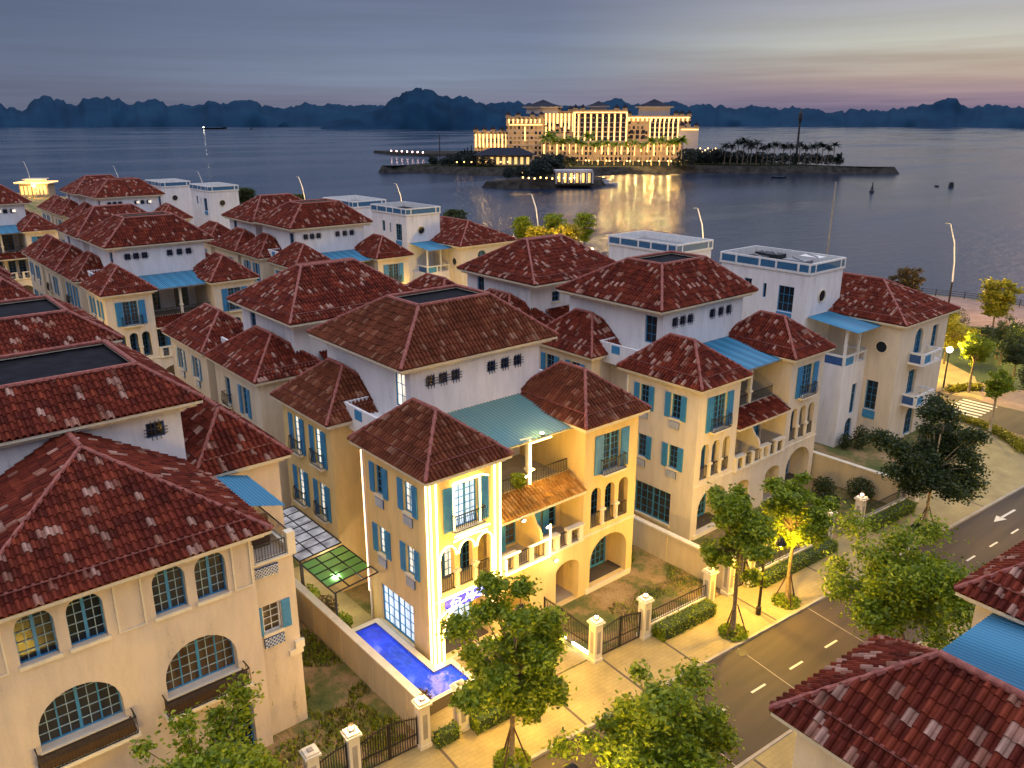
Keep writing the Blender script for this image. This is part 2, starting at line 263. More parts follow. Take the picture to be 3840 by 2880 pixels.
# ------------------------------------------------------------------ mesh helpers
class MB:
    def __init__(s): s.v = []; s.f = []; s.m = []; s.uv = []; s.mats = []
    def mi(s, mat):
        if mat not in s.mats: s.mats.append(mat)
        return s.mats.index(mat)
    def face(s, pts, mat, uv=None):
        n = len(s.v); s.v += [tuple(p) for p in pts]; s.f.append(tuple(range(n, n + len(pts)))); s.m.append(s.mi(mat)); s.uv.append(uv)
    def box(s, x0, y0, z0, x1, y1, z1, mat):
        c = [(x0, y0, z0), (x1, y0, z0), (x1, y1, z0), (x0, y1, z0), (x0, y0, z1), (x1, y0, z1), (x1, y1, z1), (x0, y1, z1)]
        s.hexa(c, mat)
    def hexa(s, c, mat):
        n = len(s.v); s.v += [tuple(p) for p in c]; k = s.mi(mat)
        for f in ((0, 3, 2, 1), (4, 5, 6, 7), (0, 1, 5, 4), (1, 2, 6, 5), (2, 3, 7, 6), (3, 0, 4, 7)):
            s.f.append(tuple(n + i for i in f)); s.m.append(k); s.uv.append(None)
    def bar(s, a, b, w, mat, w2=None, up=None):
        a = Vector(a); b = Vector(b); d = (b - a)
        if d.length < 1e-6: return
        d.normalize(); up = Vector(up) if up else (Vector((0, 0, 1)) if abs(d.z) < .95 else Vector((1, 0, 0)))
        x = d.cross(up).normalized() * w / 2; y = d.cross(x).normalized() * (w2 or w) / 2
        s.hexa([a - x - y, a + x - y, a + x + y, a - x + y, b - x - y, b + x - y, b + x + y, b - x + y], mat)
    def tube(s, pts, rs, mat, seg=8, cap=True):
        k = s.mi(mat); base = len(s.v); pts = [Vector(p) for p in pts]
        if not isinstance(rs, (list, tuple)): rs = [rs] * len(pts)
        for i, p in enumerate(pts):
            d = (pts[min(i + 1, len(pts) - 1)] - pts[max(i - 1, 0)]).normalized()
            up = Vector((0, 0, 1)) if abs(d.z) < .9 else Vector((1, 0, 0))
            x = d.cross(up).normalized(); y = d.cross(x).normalized()
            for j in range(seg):
                a = 2 * math.pi * j / seg; s.v.append(tuple(p + (x * math.cos(a) + y * math.sin(a)) * rs[i]))
        for i in range(len(pts) - 1):
            for j in range(seg):
                a = base + i * seg + j; b_ = base + i * seg + (j + 1) % seg
                s.f.append((a, b_, b_ + seg, a + seg)); s.m.append(k); s.uv.append(None)
        if cap:
            s.f.append(tuple(base + j for j in range(seg))); s.m.append(k); s.uv.append(None)
            e = base + (len(pts) - 1) * seg; s.f.append(tuple(e + j for j in range(seg))); s.m.append(k); s.uv.append(None)
    def sphere(s, c, r, mat, n=8, sq=1.0):
        k = s.mi(mat); base = len(s.v); c = Vector(c)
        for i in range(n + 1):
            t = math.pi * i / n
            for j in range(n * 2):
                a = math.pi * j / n; s.v.append((c.x + r * math.sin(t) * math.cos(a), c.y + r * math.sin(t) * math.sin(a), c.z + r * sq * math.cos(t)))
        for i in range(n):
            for j in range(n * 2):
                a = base + i * n * 2 + j; b_ = base + i * n * 2 + (j + 1) % (n * 2)
                s.f.append((a, b_, b_ + n * 2, a + n * 2)); s.m.append(k); s.uv.append(None)
    def build(s, name, parent=None, loc=None, smooth=False, rotz=0):
        me = bpy.data.meshes.new(name); me.from_pydata(s.v, [], s.f)
        for mt in s.mats: me.materials.append(MATS[mt])
        me.polygons.foreach_set('material_index', s.m)
        if any(u is not None for u in s.uv):
            ul = me.uv_layers.new(name='UVMap'); data = [0.0] * (2 * len(me.loops)); li = 0
            for f, u in zip(s.f, s.uv):
                for i in range(len(f)):
                    if u is not None: data[2 * li], data[2 * li + 1] = u
                    li += 1
            ul.data.foreach_set('uv', data)
        if smooth: me.polygons.foreach_set('use_smooth', [True] * len(me.polygons))
        me.update()
        o = bpy.data.objects.new(name, me); COL.objects.link(o)
        if parent: o.parent = parent
        if loc: o.location = loc
        if rotz: o.rotation_euler.z = rotz
        return o
def T(o, label, cat, group=None, kind=None):
    if label: o['label'] = label
    if cat: o['category'] = cat
    if group: o['group'] = group
    if kind: o['kind'] = kind
    return o
def thing(name, loc, rz, label, cat, group=None):
    o = bpy.data.objects.new(name, None); COL.objects.link(o); o.location = loc; o.rotation_euler.z = rz; o.empty_display_size = .3
    return T(o, label, cat, group)
CH = {}
def copy_tree(src, parent=None):
    c = src.copy(); COL.objects.link(c)
    if parent: c.parent = parent
    for ch in [o for o in bpy.data.objects if o.parent == src]: copy_tree(ch, c)
    return c
def dup(src, loc, rz, label, group=None, scale=None, cat=None):
    c = copy_tree(src); c.location = loc; c.rotation_euler.z = rz; c['label'] = label
    if group: c['group'] = group
    if cat: c['category'] = cat
    if scale: c.scale = scale
    return c

# ------------------------------------------------------------------ walls with openings
def outline(s, z, w, h, arch, n=12):
    x0, x1, z1 = s - w / 2, s + w / 2, z + h
    if not arch: return [(x0, z), (x1, z), (x1, z1), (x0, z1)]
    r = w / 2; rise = r if arch is True else arch * r; zs = z1 - rise
    return [(x0, z), (x1, z)] + [(s + r * math.cos(math.pi * k / n), zs + rise * math.sin(math.pi * k / n)) for k in range(n + 1)]
def wall(mb, o, u, n, W, H, ops, mat, poly=None):
    """wall panel from o, along u, height H; openings cut, reveals going in"""
    o = Vector(o); u = Vector(u); n = Vector(n); up = Vector((0, 0, 1))
    outer = poly or [(0, 0), (W, 0), (W, H), (0, H)]
    loops = [outer]
    for q in ops: loops.append(outline(q['s'], q['z'], q['w'], q['h'], q.get('arch')))
    P = lambda p, dd=0: o + u * p[0] + up * p[1] - n * dd
    flat = [p for lp in loops for p in lp]
    tris = tessellate_polygon([[Vector((p[0], p[1], 0)) for p in lp] for lp in loops])
    base = len(mb.v); mb.v += [tuple(P(p)) for p in flat]; k = mb.mi(mat)
    for t in tris: mb.f.append(tuple(base + i for i in t)); mb.m.append(k); mb.uv.append(None)
    for q, lp in zip(ops, loops[1:]):
        dd = q.get('depth', .18)
        for i in range(len(lp)):
            a, b_ = lp[i], lp[(i + 1) % len(lp)]
            if math.dist(a, b_) < 1e-4: continue
            mb.face([P(a), P(b_), P(b_, dd), P(a, dd)], q.get('rmat', mat))
def iron_rail(parent, o, u, n, w, h, proj, name='railing', sp=.13, bow=True):
    mb = MB(); o = Vector(o); u = Vector(u); n = Vector(n); z = Vector((0, 0, 1))
    a, b_ = o - u * w / 2, o + u * w / 2
    A, B = a + n * proj, b_ + n * proj
    for hh in ((0, .03), (h, .045)):
        mb.bar(A + z * hh[0], B + z * hh[0], hh[1], 'iron')
        if proj > .05:
            mb.bar(a + z * hh[0], A + z * hh[0], hh[1], 'iron'); mb.bar(b_ + z * hh[0], B + z * hh[0], hh[1], 'iron')
    k = max(2, int(w / sp))
    for i in range(k + 1):
        p = A + (B - A) * i / k; q = n * (.08 if bow else 0)
        mb.bar(p, p + z * h * .35 + q, .022, 'iron'); mb.bar(p + z * h * .35 + q, p + z * h, .022, 'iron')
    if proj > .15:
        for e, E in ((a, A), (b_, B)):
            for t in (.35, .7): mb.bar(e + (E - e) * t, e + (E - e) * t + z * h, .022, 'iron')
    return mb.build(name, parent)
def window(parent, o, u, n, q, name='window'):
    """frame mesh, children: pane, shutter, railing, lattice_panel"""
    o = Vector(o); u = Vector(u); n = Vector(n); z = Vector((0, 0, 1)); s, zz, w, h = q['s'], q['z'], q['w'], q['h']
    dd = q.get('depth', .18) - .03
    P = lambda a, b_, dp=0: o + u * a + z * b_ - n * dp
    fr = MB(); fm = q.get('fmat', 'blue_paint'); lp = outline(s, zz, w, h, q.get('arch'))
    fw = q.get('fw', .07)
    for i in range(len(lp)):
        a, b_ = lp[i], lp[(i + 1) % len(lp)]
        if math.dist(a, b_) < 1e-4: continue
        fr.bar(P(*a, dd), P(*b_, dd), fw * 2, fm, .06, up=n)
    cols, rows = q.get('cols', 2), q.get('rows', 3)
    r = w / 2; arch = q.get('arch'); rise = 0 if not arch else (r if arch is True else arch * r); zs = zz + h - rise
    top = lambda a: zs + rise * math.sqrt(max(0, 1 - ((a - s) / r) ** 2)) if arch else zz + h
    for i in range(1, cols):
        a = s - w / 2 + w * i / cols; thick = .028
        if cols >= 4 and i == cols // 2: thick = .12
        elif cols >= 6 and i in (cols // 4, 3 * cols // 4): thick = .06
        fr.bar(P(a, zz, dd), P(a, top(a), dd), thick, fm if thick > .04 else q.get('mm', fm), .05, up=n)
    for j in range(1, rows):
        b_ = zz + h * j / rows
        half = r if (not arch or b_ <= zs) else r * math.sqrt(max(0, 1 - ((b_ - zs) / rise) ** 2))
        fr.bar(P(s - half, b_, dd), P(s + half, b_, dd), .026, q.get('mm', fm), .04, up=n)
    if q.get('sill', 1) and not q.get('rail'):
        fr.bar(P(s - w / 2 - .08, zz - .05, -.06), P(s + w / 2 + .08, zz - .05, -.06), .16, 'trim_stucco', .09, up=n)
    fo = fr.build(name, parent)
    pn = MB(); pn.face([P(*p, dd + .03) for p in lp], q.get('pane', 'glass_dark')); pn.build('pane', fo)
    if q.get('shut'):
        sw = q.get('sw', w * .5)
        for sg in (-1, 1):
            sh = MB(); x0 = s + sg * (w / 2 + .04); x1 = x0 + sg * sw; a0, a1 = min(x0, x1), max(x0, x1); hh0, hh1 = zz + .0, zz + h
            c = lambda a, b_, dp: P(a, b_, dp)
            sh.hexa([c(a0, hh0, -.02), c(a1, hh0, -.02), c(a1, hh0, -.08), c(a0, hh0, -.08), c(a0, hh1, -.02), c(a1, hh1, -.02), c(a1, hh1, -.08), c(a0, hh1, -.08)], 'blue_paint')
            k = int(h / .12)
            for j in range(1, k):
                bz = hh0 + h * j / k; sh.bar(c(a0 + .06, bz, -.09), c(a1 - .06, bz, -.09), .05, 'blue_paint', .03, up=n)
            so = sh.build('shutter', fo)
            if q.get('shlabel'): pass
    if q.get('lat'):
        lz, lh, lw = q['lat']
        la = MB(); la.hexa([P(s - lw / 2, lz, -.02), P(s + lw / 2, lz, -.02), P(s + lw / 2, lz, -.09), P(s - lw / 2, lz, -.09), P(s - lw / 2, lz + lh, -.02), P(s + lw / 2, lz + lh, -.02), P(s + lw / 2, lz + lh, -.09), P(s - lw / 2, lz + lh, -.09)], 'blue_shade')
        k = int(lw / .16)
        for j in range(-int(lh / .16), k):
            x = s - lw / 2 + lw * j / k
            for sg in (0, 1):
                pa = (x, lz) if sg == 0 else (x, lz + lh); pb = (x + lh, lz + lh) if sg == 0 else (x + lh, lz)
                # clip to the panel width
                def cl(p, q_):
                    t0, t1 = 0, 1; dx = q_[0] - p[0]
                    if p[0] < s - lw / 2: t0 = (s - lw / 2 - p[0]) / dx
                    if q_[0] > s + lw / 2: t1 = (s + lw / 2 - p[0]) / dx
                    return [(p[0] + dx * t, p[1] + (q_[1] - p[1]) * t) for t in (t0, t1)] if t1 > t0 else None
                c2 = cl(pa, pb)
                if c2: la.bar(P(*c2[0], -.1), P(*c2[1], -.1), .025, 'white_paint', .02, up=n)
        la.build('lattice_panel', fo)
    if q.get('rail'):
        rw, rh, rp = q['rail']; iron_rail(fo, P(s, zz + .02, 0), u, n, rw, rh, rp)
        lg = MB(); lg.hexa([P(s - rw / 2, zz - .12, 0), P(s + rw / 2, zz - .12, 0), P(s + rw / 2, zz - .12, -rp - .05), P(s - rw / 2, zz - .12, -rp - .05), P(s - rw / 2, zz, 0), P(s + rw / 2, zz, 0), P(s + rw / 2, zz, -rp - .05), P(s - rw / 2, zz, -rp - .05)], 'trim_stucco')
        lg.hexa([P(s - rw / 3, zz - .34, 0), P(s + rw / 3, zz - .34, 0), P(s + rw / 3, zz - .34, -.12), P(s - rw / 3, zz - .34, -.12), P(s - rw / 2, zz - .12, 0), P(s + rw / 2, zz - .12, 0), P(s + rw / 2, zz - .12, -rp), P(s - rw / 2, zz - .12, -rp)], 'trim_stucco')
        lg.build('balcony_ledge', fo)
    return fo
def hole_only(q):
    return q
def face_with(parent, mb, o, u, n, W, H, ops, mat, poly=None):
    wall(mb, o, u, n, W, H, ops, mat, poly)
    for q in ops:
        if q.get('kind', 'win') == 'win': window(parent, o, u, n, q)
        elif q.get('kind') == 'rail':
            iron_rail(parent, Vector(o) + Vector(u) * q['s'] + Vector((0, 0, q['z'] + .05)) - Vector(n) * .08, u, n, q['w'] - .06, .85, 0, bow=False)
def room(mb, o, u, n, s0, s1, z0, z1, d0, d1, mat, fl=None):
    o = Vector(o); u = Vector(u); n = Vector(n)
    P = lambda a, b_, dp: o + u * a + Vector((0, 0, b_)) - n * dp
    mb.face([P(s0, z0, d1), P(s1, z0, d1), P(s1, z1, d1), P(s0, z1, d1)], mat)
    mb.face([P(s0, z0, d0), P(s0, z0, d1), P(s0, z1, d1), P(s0, z1, d0)], mat)
    mb.face([P(s1, z0, d0), P(s1, z0, d1), P(s1, z1, d1), P(s1, z1, d0)], mat)
    mb.face([P(s0, z0, d0), P(s1, z0, d0), P(s1, z0, d1), P(s0, z0, d1)], fl or mat)
    mb.face([P(s0, z1, d0), P(s1, z1, d0), P(s1, z1, d1), P(s0, z1, d1)], mat)

# ------------------------------------------------------------------ barrel tile roofs
def roof_plane(mb, A, B, C, D, mat='weathered_tile', pitch=.25, row=.46, seed=0, step_at=None, detail=1):
    """A,B eave left/right seen from outside, C above B, D above A"""
    A, B, C, D = map(Vector, (A, B, C, D))
    u = (B - A).normalized(); nrm = (B - A).cross(D - A if (D - A).length > .01 else C - A)
    if nrm.length < 1e-6: return
    nrm.normalize()
    if nrm.z < 0: nrm = -nrm
    v = nrm.cross(u).normalized()
    if v.z < 0: v = -v
    W = (B - A).length; du, dv = (D - A).dot(u), (D - A).dot(v); cu, cv = (C - A).dot(u), (C - A).dot(v)
    top = max(dv, cv)
    def vmax(x):
        t = top
        if du > 1e-4: t = min(t, x / du * dv)
        if W - cu > 1e-4: t = min(t, (W - x) / (W - cu) * cv)
        return max(0, t)
    n = max(1, round(W / pitch)); p = W / n
    prof = [(0, 0), (.05, .09), (.22, .16), (.42, .16), (.59, .09), (.64, 0), (1, 0)] if detail else [(0, 0), (.2, .08), (.55, .08), (.78, 0), (1, 0)]
    k = mb.mi(mat)
    off = R.randint(0, 999)
    for i in range(n):
        xs = [(i + a) * p for a, _ in prof]; hs = [h * p / .27 for _, h in prof]
        vm = [vmax(min(W, x)) for x in xs]; vmx = max(vm)
        nr = max(1, math.ceil(vmx / row)); jit = R.uniform(-.06, .06)
        cols = []
        for x, h, m_ in zip(xs, hs, vm):
            c = []
            for j in range(nr + 1):
                vv = min(j * row + (jit if 0 < j < nr else 0), m_)
                bump = h
                pt = A + u * min(x, W) + v * vv
                # every tile is tucked under the one above: sawtooth
                c.append((tuple(pt + nrm * (h * 1.0 + .035)), tuple(pt + nrm * (h * .82 + .0))))
            cols.append(c)
        for j in range(nr):
            for a in range(len(prof) - 1):
                if vm[a] <= j * row - .06 and vm[a + 1] <= j * row - .06: continue
                b0 = len(mb.v)
                mb.v += [cols[a][j][0], cols[a + 1][j][0], cols[a + 1][j + 1][1], cols[a][j + 1][1]]
                mb.f.append((b0, b0 + 1, b0 + 2, b0 + 3)); mb.m.append(k); mb.uv.append((off + i + .5, seed * 50 + j + .5))
                if detail and a < 5 and j >= 0:
                    b0 = len(mb.v)
                    mb.v += [cols[a][j][1], cols[a + 1][j][1], cols[a + 1][j][0], cols[a][j][0]]
                    mb.f.append((b0, b0 + 1, b0 + 2, b0 + 3)); mb.m.append(k); mb.uv.append((off + i + .5, seed * 50 + j + .5))
def hip_roof(parent, x0, y0, x1, y1, z, tx0, ty0, tx1, ty1, tz, mat='weathered_tile', flat=None, skirt=1.0, soffit='trim_stucco', detail=1, pitch=.25, name='roof', step=True):
    """eave rectangle and top rectangle (may be a line or point)"""
    mb = MB()
    c = [(x0, y0), (x1, y0), (x1, y1), (x0, y1)]; t = [(tx0, ty0), (tx1, ty0), (tx1, ty1), (tx0, ty1)]
    rg = MB()
    for i in range(4):
        a, b_ = c[i], c[(i + 1) % 4]; A, B = Vector((*a, z)), Vector((*b_, z)); Dd, Cc = Vector((*t[i], tz)), Vector((*t[(i + 1) % 4], tz))
        if skirt:
            # lower skirt of tiles laid a little below the main slope
            fa = skirt / max((Dd - A).length, .01) ; lift = Vector((0, 0, .10))
            A2, B2 = A + (Dd - A) * fa, B + (Cc - B) * fa
            roof_plane(mb, A, B, B2, A2, mat, pitch, seed=i, detail=detail)
            roof_plane(mb, A2 + lift - (B2-A2).normalized()*.0, B2 + lift, Cc + lift, Dd + lift, mat, pitch, seed=i + 4, detail=detail)
            mb.face([A2, B2, B2 + lift, A2 + lift], mat, (3.5, 7.5))
            rg.tube([A2 + lift * 1.2, B2 + lift * 1.2], .06, 'ridge_tile', 6)
            Dd = Dd + lift; Cc = Cc + lift
        else: roof_plane(mb, A, B, Cc, Dd, mat, pitch, seed=i, detail=detail)
        mb.face([A, B, Cc - Vector((0, 0, .0)), Dd], mat, (3.5, 9.5))
        n_ = max(2, int((Dd - A).length / .35))
        rg.tube([A + (Dd - A) * k / n_ + Vector((0, 0, .10)) for k in range(n_ + 1)], [(.12 if k % 2 else .095) for k in range(n_ + 1)], 'ridge_tile', 7)
        if (Cc - Dd).length > .3: rg.tube([Dd + Vector((0, 0, .1)), Cc + Vector((0, 0, .1))], .12, 'ridge_tile', 7)
    ro = mb.build(name, parent)
    rg.build('ridge_cap', ro)
    if flat:
        fm = MB(); zf = tz - .12 + (.1 if skirt else 0)
        for k in range(1):
            fm.face([(tx0, ty0, zf), (tx1, ty0, zf), (tx1, ty1, zf), (tx0, ty1, zf)], flat)
        for i in range(4):
            a, b_ = t[i], t[(i + 1) % 4]; fm.bar((*a, zf + .12), (*b_, zf + .12), .1, 'trim_stucco')
        fm.build('flat_roof_deck', ro)
    sf = MB(); e = .04
    sf.box(x0 + e, y0 + e, z - .16, x1 - e, y1 - e, z - .02, soffit)
    sf.box(x0 + .28, y0 + .28, z - .34, x1 - .28, y1 - .28, z - .165, soffit)
    sf.build('eave', ro)
    return ro
def corrugated(parent, p00, p10, p11, p01, mat, name, n=26, amp=.05):
    """sheet with ribs running from the p0 edge to the p1 edge"""
    mb = MB(); p00, p10, p11, p01 = map(Vector, (p00, p10, p11, p01))
    for i in range(n):
        for j in range(2):
            t0, t1 = (i + j * .5) / n, (i + j * .5 + .5) / n; z0 = Vector((0, 0, amp * (j == 1))); z1 = Vector((0, 0, amp * (j == 0)))
            mb.face([p00.lerp(p10, t0) + z0, p00.lerp(p10, t1) + z1, p01.lerp(p11, t1) + z1, p01.lerp(p11, t0) + z0], mat)
    return mb.build(name, parent)
X = Vector((1, 0, 0)); Y = Vector((0, 1, 0)); Z = Vector((0, 0, 1))

# ------------------------------------------------------------------ the duplex villa
def boxwall(mb, x0, y0, x1, y1, z0, z1, mat, faces='flrbt'):
    if 'f' in faces: mb.face([(x0, y0, z0), (x1, y0, z0), (x1, y0, z1), (x0, y0, z1)], mat)
    if 'b' in faces: mb.face([(x1, y1, z0), (x0, y1, z0), (x0, y1, z1), (x1, y1, z1)], mat)
    if 'l' in faces: mb.face([(x0, y1, z0), (x0, y0, z0), (x0, y0, z1), (x0, y1, z1)], mat)
    if 'r' in faces: mb.face([(x1, y0, z0), (x1, y1, z0), (x1, y1, z1), (x1, y0, z1)], mat)
    if 't' in faces: mb.face([(x0, y0, z1), (x1, y0, z1), (x1, y1, z1), (x0, y1, z1)], mat)
def led(parent, pts, mat='led_warm', r=.035, name='light_strip'):
    mb = MB()
    for a, b_ in zip(pts, pts[1:]): mb.bar(a, b_, r * 2.4, mat)
    return mb.build(name, parent)
def grille_window(parent, o, u, n, s, z, w=.6, h=.62, pane='glass_dark'):
    q = dict(s=s, z=z, w=w, h=h, cols=2, rows=2, fmat='blue_shade', sill=0, depth=.14, pane=pane)
    fo = window(parent, o, u, n, q)
    o = Vector(o); u = Vector(u); n = Vector(n); g_ = MB()
    for t in (-.2, 0, .2): g_.bar(o + u * (s + t) + Z * (z - .12) + n * .07, o + u * (s + t) + Z * (z + h + .12) + n * .07, .03, 'iron')
    for t in (.15, .31, .47): g_.bar(o + u * (s - w / 2 - .13) + Z * (z + t) + n * .07, o + u * (s + w / 2 + .13) + Z * (z + t) + n * .07, .03, 'iron')
    g_.build('iron_grille', fo)
    return q

def villa_front(name, loc, label, group=None, star=False, tile='weathered_tile', lite=False):
    rt = thing(name, loc, 0, label, 'house', group)
    cs = 'lamplit_stucco' if star else 'cream_stucco'; lit = star
    W_ = MB()
    for sd in (-1, 1):
        x0 = -7.75 if sd < 0 else 3.2
        L_ = star and sd < 0
        f3 = dict(s=2.3 if sd < 0 else 2.25, z=7.85, w=1.45, h=2.45, cols=4, rows=6, shut=1, sw=.68, rail=(1.95, .9, .38), sill=0, pane='glass_blue_lit' if L_ else 'glass_dim')
        arch = [dict(s=a, z=4.4, w=.86, h=2.6, arch=True, depth=.32, kind='rail') for a in (1.05, 2.25, 3.45)]
        g = dict(s=2.35, z=.3, w=3.3, h=3.2, arch=.85, depth=.4, kind='none')
        face_with(rt, W_, (x0, 0, 0), X, -Y, 4.55, 11.1, [f3] + arch + [g], cs)
        room(W_, (x0, 0, 0), X, -Y, .45, 4.1, 4.2, 7.3, .32, 1.5, cs)
        room(W_, (x0, 0, 0), X, -Y, .6, 4.1, .3, 3.8, .4, 1.6, cs, 'dark_stone')
        for a in ((1.05, 2.25, 3.45) if not (L_ and 0) else ()):
            window(rt, (x0, 0, 0), X, -Y, dict(s=a, z=4.25, w=.95, h=2.4, depth=1.45, cols=3, rows=5, sill=0, pane='glass_lit' if L_ and a < 3 else 'glass_dark'))
        window(rt, (x0, 0, 0), X, -Y, dict(s=2.35, z=.45, w=2.5, h=2.7, depth=1.55, cols=6, rows=6, sill=0, pane='glass_blue_lit' if L_ else 'glass_dim'))
        # little columns between the arches, string course, plinth
        tr = MB()
        for a in (1.65, 2.85):
            c_ = MB(); c_.tube([(x0 + a, -.02, 4.45), (x0 + a, -.02, 5.6)], .1, 'trim_stucco', 8); c_.box(x0 + a - .2, -.12, 5.35, x0 + a + .2, .1, 5.5, 'trim_stucco'); c_.box(x0 + a - .17, -.1, 4.4, x0 + a + .17, .1, 4.52, 'trim_stucco'); c_.build('column', rt)
        tr.box(x0 - .05, -.06, 3.98, x0 + 4.6, .0, 4.1, 'trim_stucco')
        tr.build('string_course', rt); tr = MB(); tr.box(x0 + .35, -.1, .0, x0 + 4.35, -.003, .3, 'trim_stucco'); tr.build('plinth', rt)
        # outer side of the front wing
        sx, n = (x0, -X) if sd < 0 else (x0 + 4.55, X)
        uu = -Y if sd < 0 else Y; oo = (sx, 6.44, 0) if sd < 0 else (sx, 0, 0)
        ops = []
        if not lite or sd < 0:
            for i, s in enumerate((4.55, 1.75)):
                p1 = 'glass_lit' if (star and i == 0) else 'glass_dark'; p2 = 'glass_lit' if star else 'glass_dim'
                ops.append(dict(s=s, z=8.55, w=.8, h=1.75, cols=2, rows=4, shut=1, sw=.46, lat=(7.85, .52, .8), pane=p1))
                ops.append(dict(s=s, z=4.9, w=.8, h=1.7, cols=2, rows=4, shut=1, sw=.46, lat=(4.2, .52, .8), pane=p2))
            ops.append(dict(s=2.95, z=.5, w=3.3, h=2.45, cols=6, rows=4, pane='glass_blue_lit' if star else 'glass_dim', fw=.09))
        face_with(rt, W_, oo, uu, n, 6.44, 11.1, ops, cs)
        xi = x0 + 4.55 if sd < 0 else x0
        W_.face([(xi, 0, 0), (xi, 6.44, 0), (xi, 6.44, 11.1), (xi, 0, 11.1)], cs)
        W_.face([(x0, 6.44, 0), (x0 + 4.55, 6.44, 0), (x0 + 4.55, 6.44, 11.1), (x0, 6.44, 11.1)], cs)
        if not lite:
            dp = MB(); px = sx + (-.07 if sd < 0 else .07); dp.tube([(px, 6.2, .1), (px, 6.2, 10.7)], .055, 'white_paint', 8); dp.build('downpipe', rt)
        hip_roof(rt, x0 - .5, -.52, x0 + 5.05, 6.95, 11.2, x0 + 2.3, 2.45, x0 + 2.3, 4.6, 13.35, tile, detail=0 if lite else 1)
        # rear wing
        boxwall(W_, x0, 9.9, x0 + 4.55, 16.3, 0, 11.1, cs, 'fb' + ('r' if sd < 0 else 'l'))
        oo = (sx, 16.3, 0) if sd < 0 else (sx, 9.9, 0); ops = []
        if sd < 0:
            for s in (1.9, 4.7):
                ops.append(dict(s=s, z=8.0, w=.95, h=2.35, cols=2, rows=5, shut=1, sw=.5, rail=(1.35, .9, .3) if s < 3 or star else None, sill=0, pane='glass_lit' if star else 'glass_dark'))
                ops.append(dict(s=s, z=4.5, w=.95, h=2.3, cols=2, rows=5, shut=1, sw=.5, rail=(1.35, .9, .3), sill=0, pane='glass_lit' if star else 'glass_dark'))
        face_with(rt, W_, oo, uu, n, 6.4, 11.1, ops, cs)
        hip_roof(rt, x0 - .5, 9.4, x0 + 5.05, 16.75, 11.2, x0 + 2.3, 12.2, x0 + 2.3, 14.0, 13.5, tile, detail=0 if lite else 1)
    # ground floor between the wings with two carport arches
    ga = [dict(s=1.25, z=.02, w=1.9, h=2.9, arch=.6, depth=.4, kind='none'), dict(s=5.2, z=.02, w=1.9, h=2.9, arch=.6, depth=.4, kind='none')]
    face_with(rt, W_, (-3.2, 0, 0), X, -Y, 6.4, 4.05, ga, cs)
    for s in (1.25, 5.2): room(W_, (-3.2, 0, 0), X, -Y, s - 1.0, s + 1.0, .03, 3.3, .4, 3, cs, 'concrete')
    # first-floor balcony: slab, recessed wall, parapet, dividing wall
    W_.face([(-3.2, 0, 4.05), (3.2, 0, 4.05), (3.2, 2, 4.05), (-3.2, 2, 4.05)], 'concrete')
    dw = [dict(s=s, z=4.15, w=1.0, h=2.45, cols=2, rows=5, sill=0, pane='glass_warm' if star and s < 3 else 'glass_dark') for s in (.85, 2.4, 4.2, 5.6)]
    face_with(rt, W_, (-3.2, 2, 0), X, -Y, 6.4, 7.5, dw, cs, poly=[(0, 4.05), (6.4, 4.05), (6.4, 7.5), (0, 7.5)])
    if not lite:
        for s in (1.62, 3.45 + .9, 5.0):
            dl = MB(); dl.box(-3.2 + s - .28, 1.7, 4.1, -3.2 + s + .2, 1.76, 6.6, 'blue_paint'); dl.build('shutter_door', rt)
    pr = MB()
    for x in (-3.02, -2.1, -.95, .2, 1.05, 2.0, 2.98):
        pr.box(x - .16, -.12, 4.06, x + .16, .16, 4.95, 'trim_stucco')
    for a, b_ in ((-3.2, -1.95), (.05, 2.15), (1.0, 1.2)):
        pass
    pr.box(-3.19, -.16, 3.92, 3.19, .18, 4.06, 'trim_stucco')
    for a, b_ in ((-3.19, -1.95), (-.2, 1.2), (1.85, 3.19)):
        pr.box(a, -.17, 4.952, b_, .21, 5.06, 'trim_stucco')
    pr.build('balcony_parapet', rt)
    for a, b_ in ((-2.85, -2.27), (-1.94, -1.12), (-.79, .04), (1.2, 1.85), (2.15, 2.82)):
        iron_rail(rt, ((a + b_) / 2, .0, 4.1), X, -Y, b_ - a, .82, 0, 'balcony_railing', bow=False)
    dv = MB(); prof = [(0, 4.06), (2, 4.06), (2, 7.4), (1.1, 7.3), (.85, 6.9), (.7, 6.3), (.45, 5.9), (.15, 5.7), (0, 5.4)]
    for x in (-.22, -.04): dv.face([(x, y, z) for y, z in prof], cs)
    for (a, b_) in zip(prof, prof[1:] + prof[:1]): dv.face([(-.22, a[0], a[1]), (-.04, a[0], a[1]), (-.04, b_[0], b_[1]), (-.22, b_[0], b_[1])], cs)
    dv.build('dividing_wall', rt)
    cn = MB(); cm = 'lamplit_tile' if star else tile
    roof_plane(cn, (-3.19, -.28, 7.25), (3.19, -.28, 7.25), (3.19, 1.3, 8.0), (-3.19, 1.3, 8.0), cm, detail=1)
    cn.box(-3.19, -.2, 7.05, 3.19, 1.28, 7.2, 'trim_stucco'); cn.build('tiled_canopy', rt)
    # second-floor terrace
    W_.face([(-3.2, 1.3, 7.6), (3.2, 1.3, 7.6), (3.2, 5.8, 7.6), (-3.2, 5.8, 7.6)], 'concrete')
    W_.face([(-3.2, 1.3, 7.0), (3.2, 1.3, 7.0), (3.2, 1.3, 8.05), (-3.2, 1.3, 8.05)], cs)
    W_.face([(-3.2, 1.5, 7.6), (3.2, 1.5, 7.6), (3.2, 1.5, 8.05), (-3.2, 1.5, 8.05)], cs); W_.face([(-3.2, 1.3, 8.05), (3.2, 1.3, 8.05), (3.2, 1.5, 8.05), (-3.2, 1.5, 8.05)], cs)
